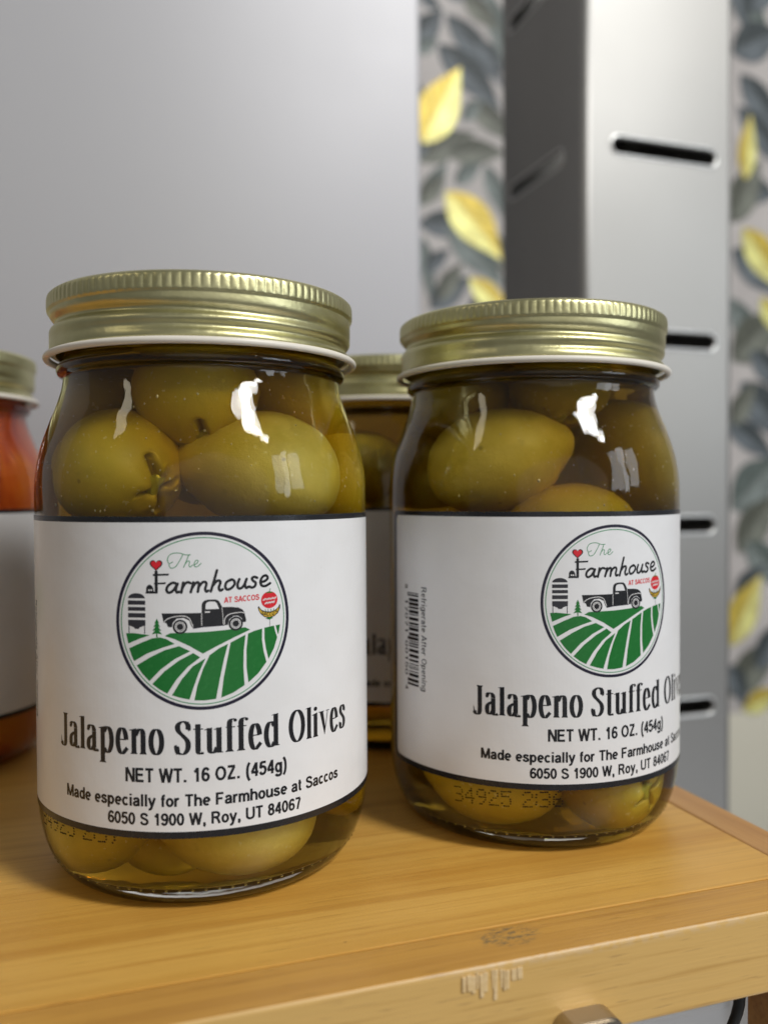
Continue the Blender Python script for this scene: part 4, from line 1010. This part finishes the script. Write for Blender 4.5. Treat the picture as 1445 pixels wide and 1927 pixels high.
for (x0, y0, x1, y1, w, m_, bd) in [
    (20, -40, 170, 75, .22, L_DARK, .1), (150, -60, 460, -20, .16, L_DARK, .1), (-20, 260, 175, 60, .22, L_DARK, -.1), (195, 90, 560, 560, .14, L_DARK, .12), (450, -60, 560, 430, .13, L_GREEN, .1),
    (140, 280, 540, 700, .17, L_DARK, .12), (330, 630, 640, 900, .17, L_OLIVE, .05), (0, 500, 60, 760, .15, L_DARK, 0),
    (20, 1010, 380, 830, .17, L_OLIVE, .15), (190, 960, 580, 960, .17, L_OLIVE, .1), (30, 1290, 200, 1000, .16, L_GREEN, -.1), (20, 1270, 190, 1090, .2, L_OLIVE, -.1),
    (440, 1030, 560, 1380, .15, L_GREEN, .1), (20, 1400, 420, 1450, .17, L_DARK, .2), (190, 1400, 560, 1800, .17, L_GREEN, .12), (50, 1480, 110, 1920, .10, L_GREEN, 0),
    (90, 1930, 360, 1730, .2, L_DARK, .1), (480, 1450, 620, 1800, .15, L_OLIVE, .1)]:
    leaf(*zl(x0, y0), *zl(x1, y1), w, m_, bd)
for (x0, y0, x1, y1, w, m_, bd) in [(300, -30, 520, 200, .2, L_OLIVE, .1), (0, 330, 150, 250, .22, L_GREEN, .1), (380, 250, 560, 470, .2, L_DARK, .1), (300, 760, 420, 620, .2, L_GREEN, .1), (250, 1150, 420, 1020, .2, L_GREEN, .1), (-10, 1000, 90, 860, .2, L_DARK, .1),
    (150, 1880, 300, 1640, .18, L_OLIVE, .1), (60, 1700, 220, 1560, .2, L_DARK, .1), (330, 1960, 520, 1800, .2, L_DARK, -.1)]:
    leaf(*zl(x0, y0), *zl(x1, y1), w, m_, bd)
for (x0, y0, x1, y1, w, bd) in [(50, 900, 285, 420, .20, .05), (190, 1200, 540, 1630, .21, .15), (340, 1740, 600, 2000, .18, .1)]:
    leaf(*zl(x0, y0), *zl(x1, y1), w, L_GOLD, bd)
for (u0, v0, u1, v1, w, m_, bd) in [
    (1370, -20, 1450, 80, .2, L_GREEN, .1), (1375, 100, 1470, 60, .25, L_DARK, .1), (1390, 140, 1470, 260, .18, L_DARK, .1), (1385, 200, 1480, 330, .14, L_DARK, .1),
    (1380, 350, 1460, 370, .25, L_DARK, .1), (1375, 470, 1480, 560, .2, L_DARK, .1), (1370, 560, 1440, 700, .15, L_GREEN, .1), (1375, 680, 1470, 590, .24, L_OLIVE, .1), (1390, 720, 1480, 830, .22, L_DARK, .1),
    (1360, 790, 1460, 870, .15, L_DARK, .1), (1375, 960, 1470, 860, .25, L_GREEN, .1), (1385, 1040, 1460, 930, .22, L_OLIVE, .1), (1400, 1020, 1480, 1110, .2, L_GREEN, .1),
    (1370, 1310, 1470, 1200, .2, L_OLIVE, .1), (1400, 20, 1480, -60, .2, L_DARK, .1), (1375, 420, 1430, 300, .2, L_OLIVE, .1), (1375, 800, 1420, 720, .2, L_OLIVE, .1), (1410, 660, 1480, 740, .2, L_DARK, .1), (1380, 1130, 1440, 1060, .2, L_DARK, .1), (1420, 1260, 1480, 1160, .2, L_DARK, .1), (1370, 1250, 1400, 1330, .2, L_DARK, .1), (1380, -60, 1400, 60, .2, L_DARK, .1)]:
    leaf(u0, v0, u1, v1, w, m_, bd)
for (u0, v0, u1, v1, w, bd) in [(1400, 340, 1410, 215, .14, .05), (1395, 430, 1470, 550, .2, .1), (1430, 560, 1470, 640, .2, .1), (1372, 1215, 1430, 1080, .2, .1), (1395, 1335, 1470, 1300, .2, .1)]:
    leaf(u0, v0, u1, v1, w, L_GOLD, bd)
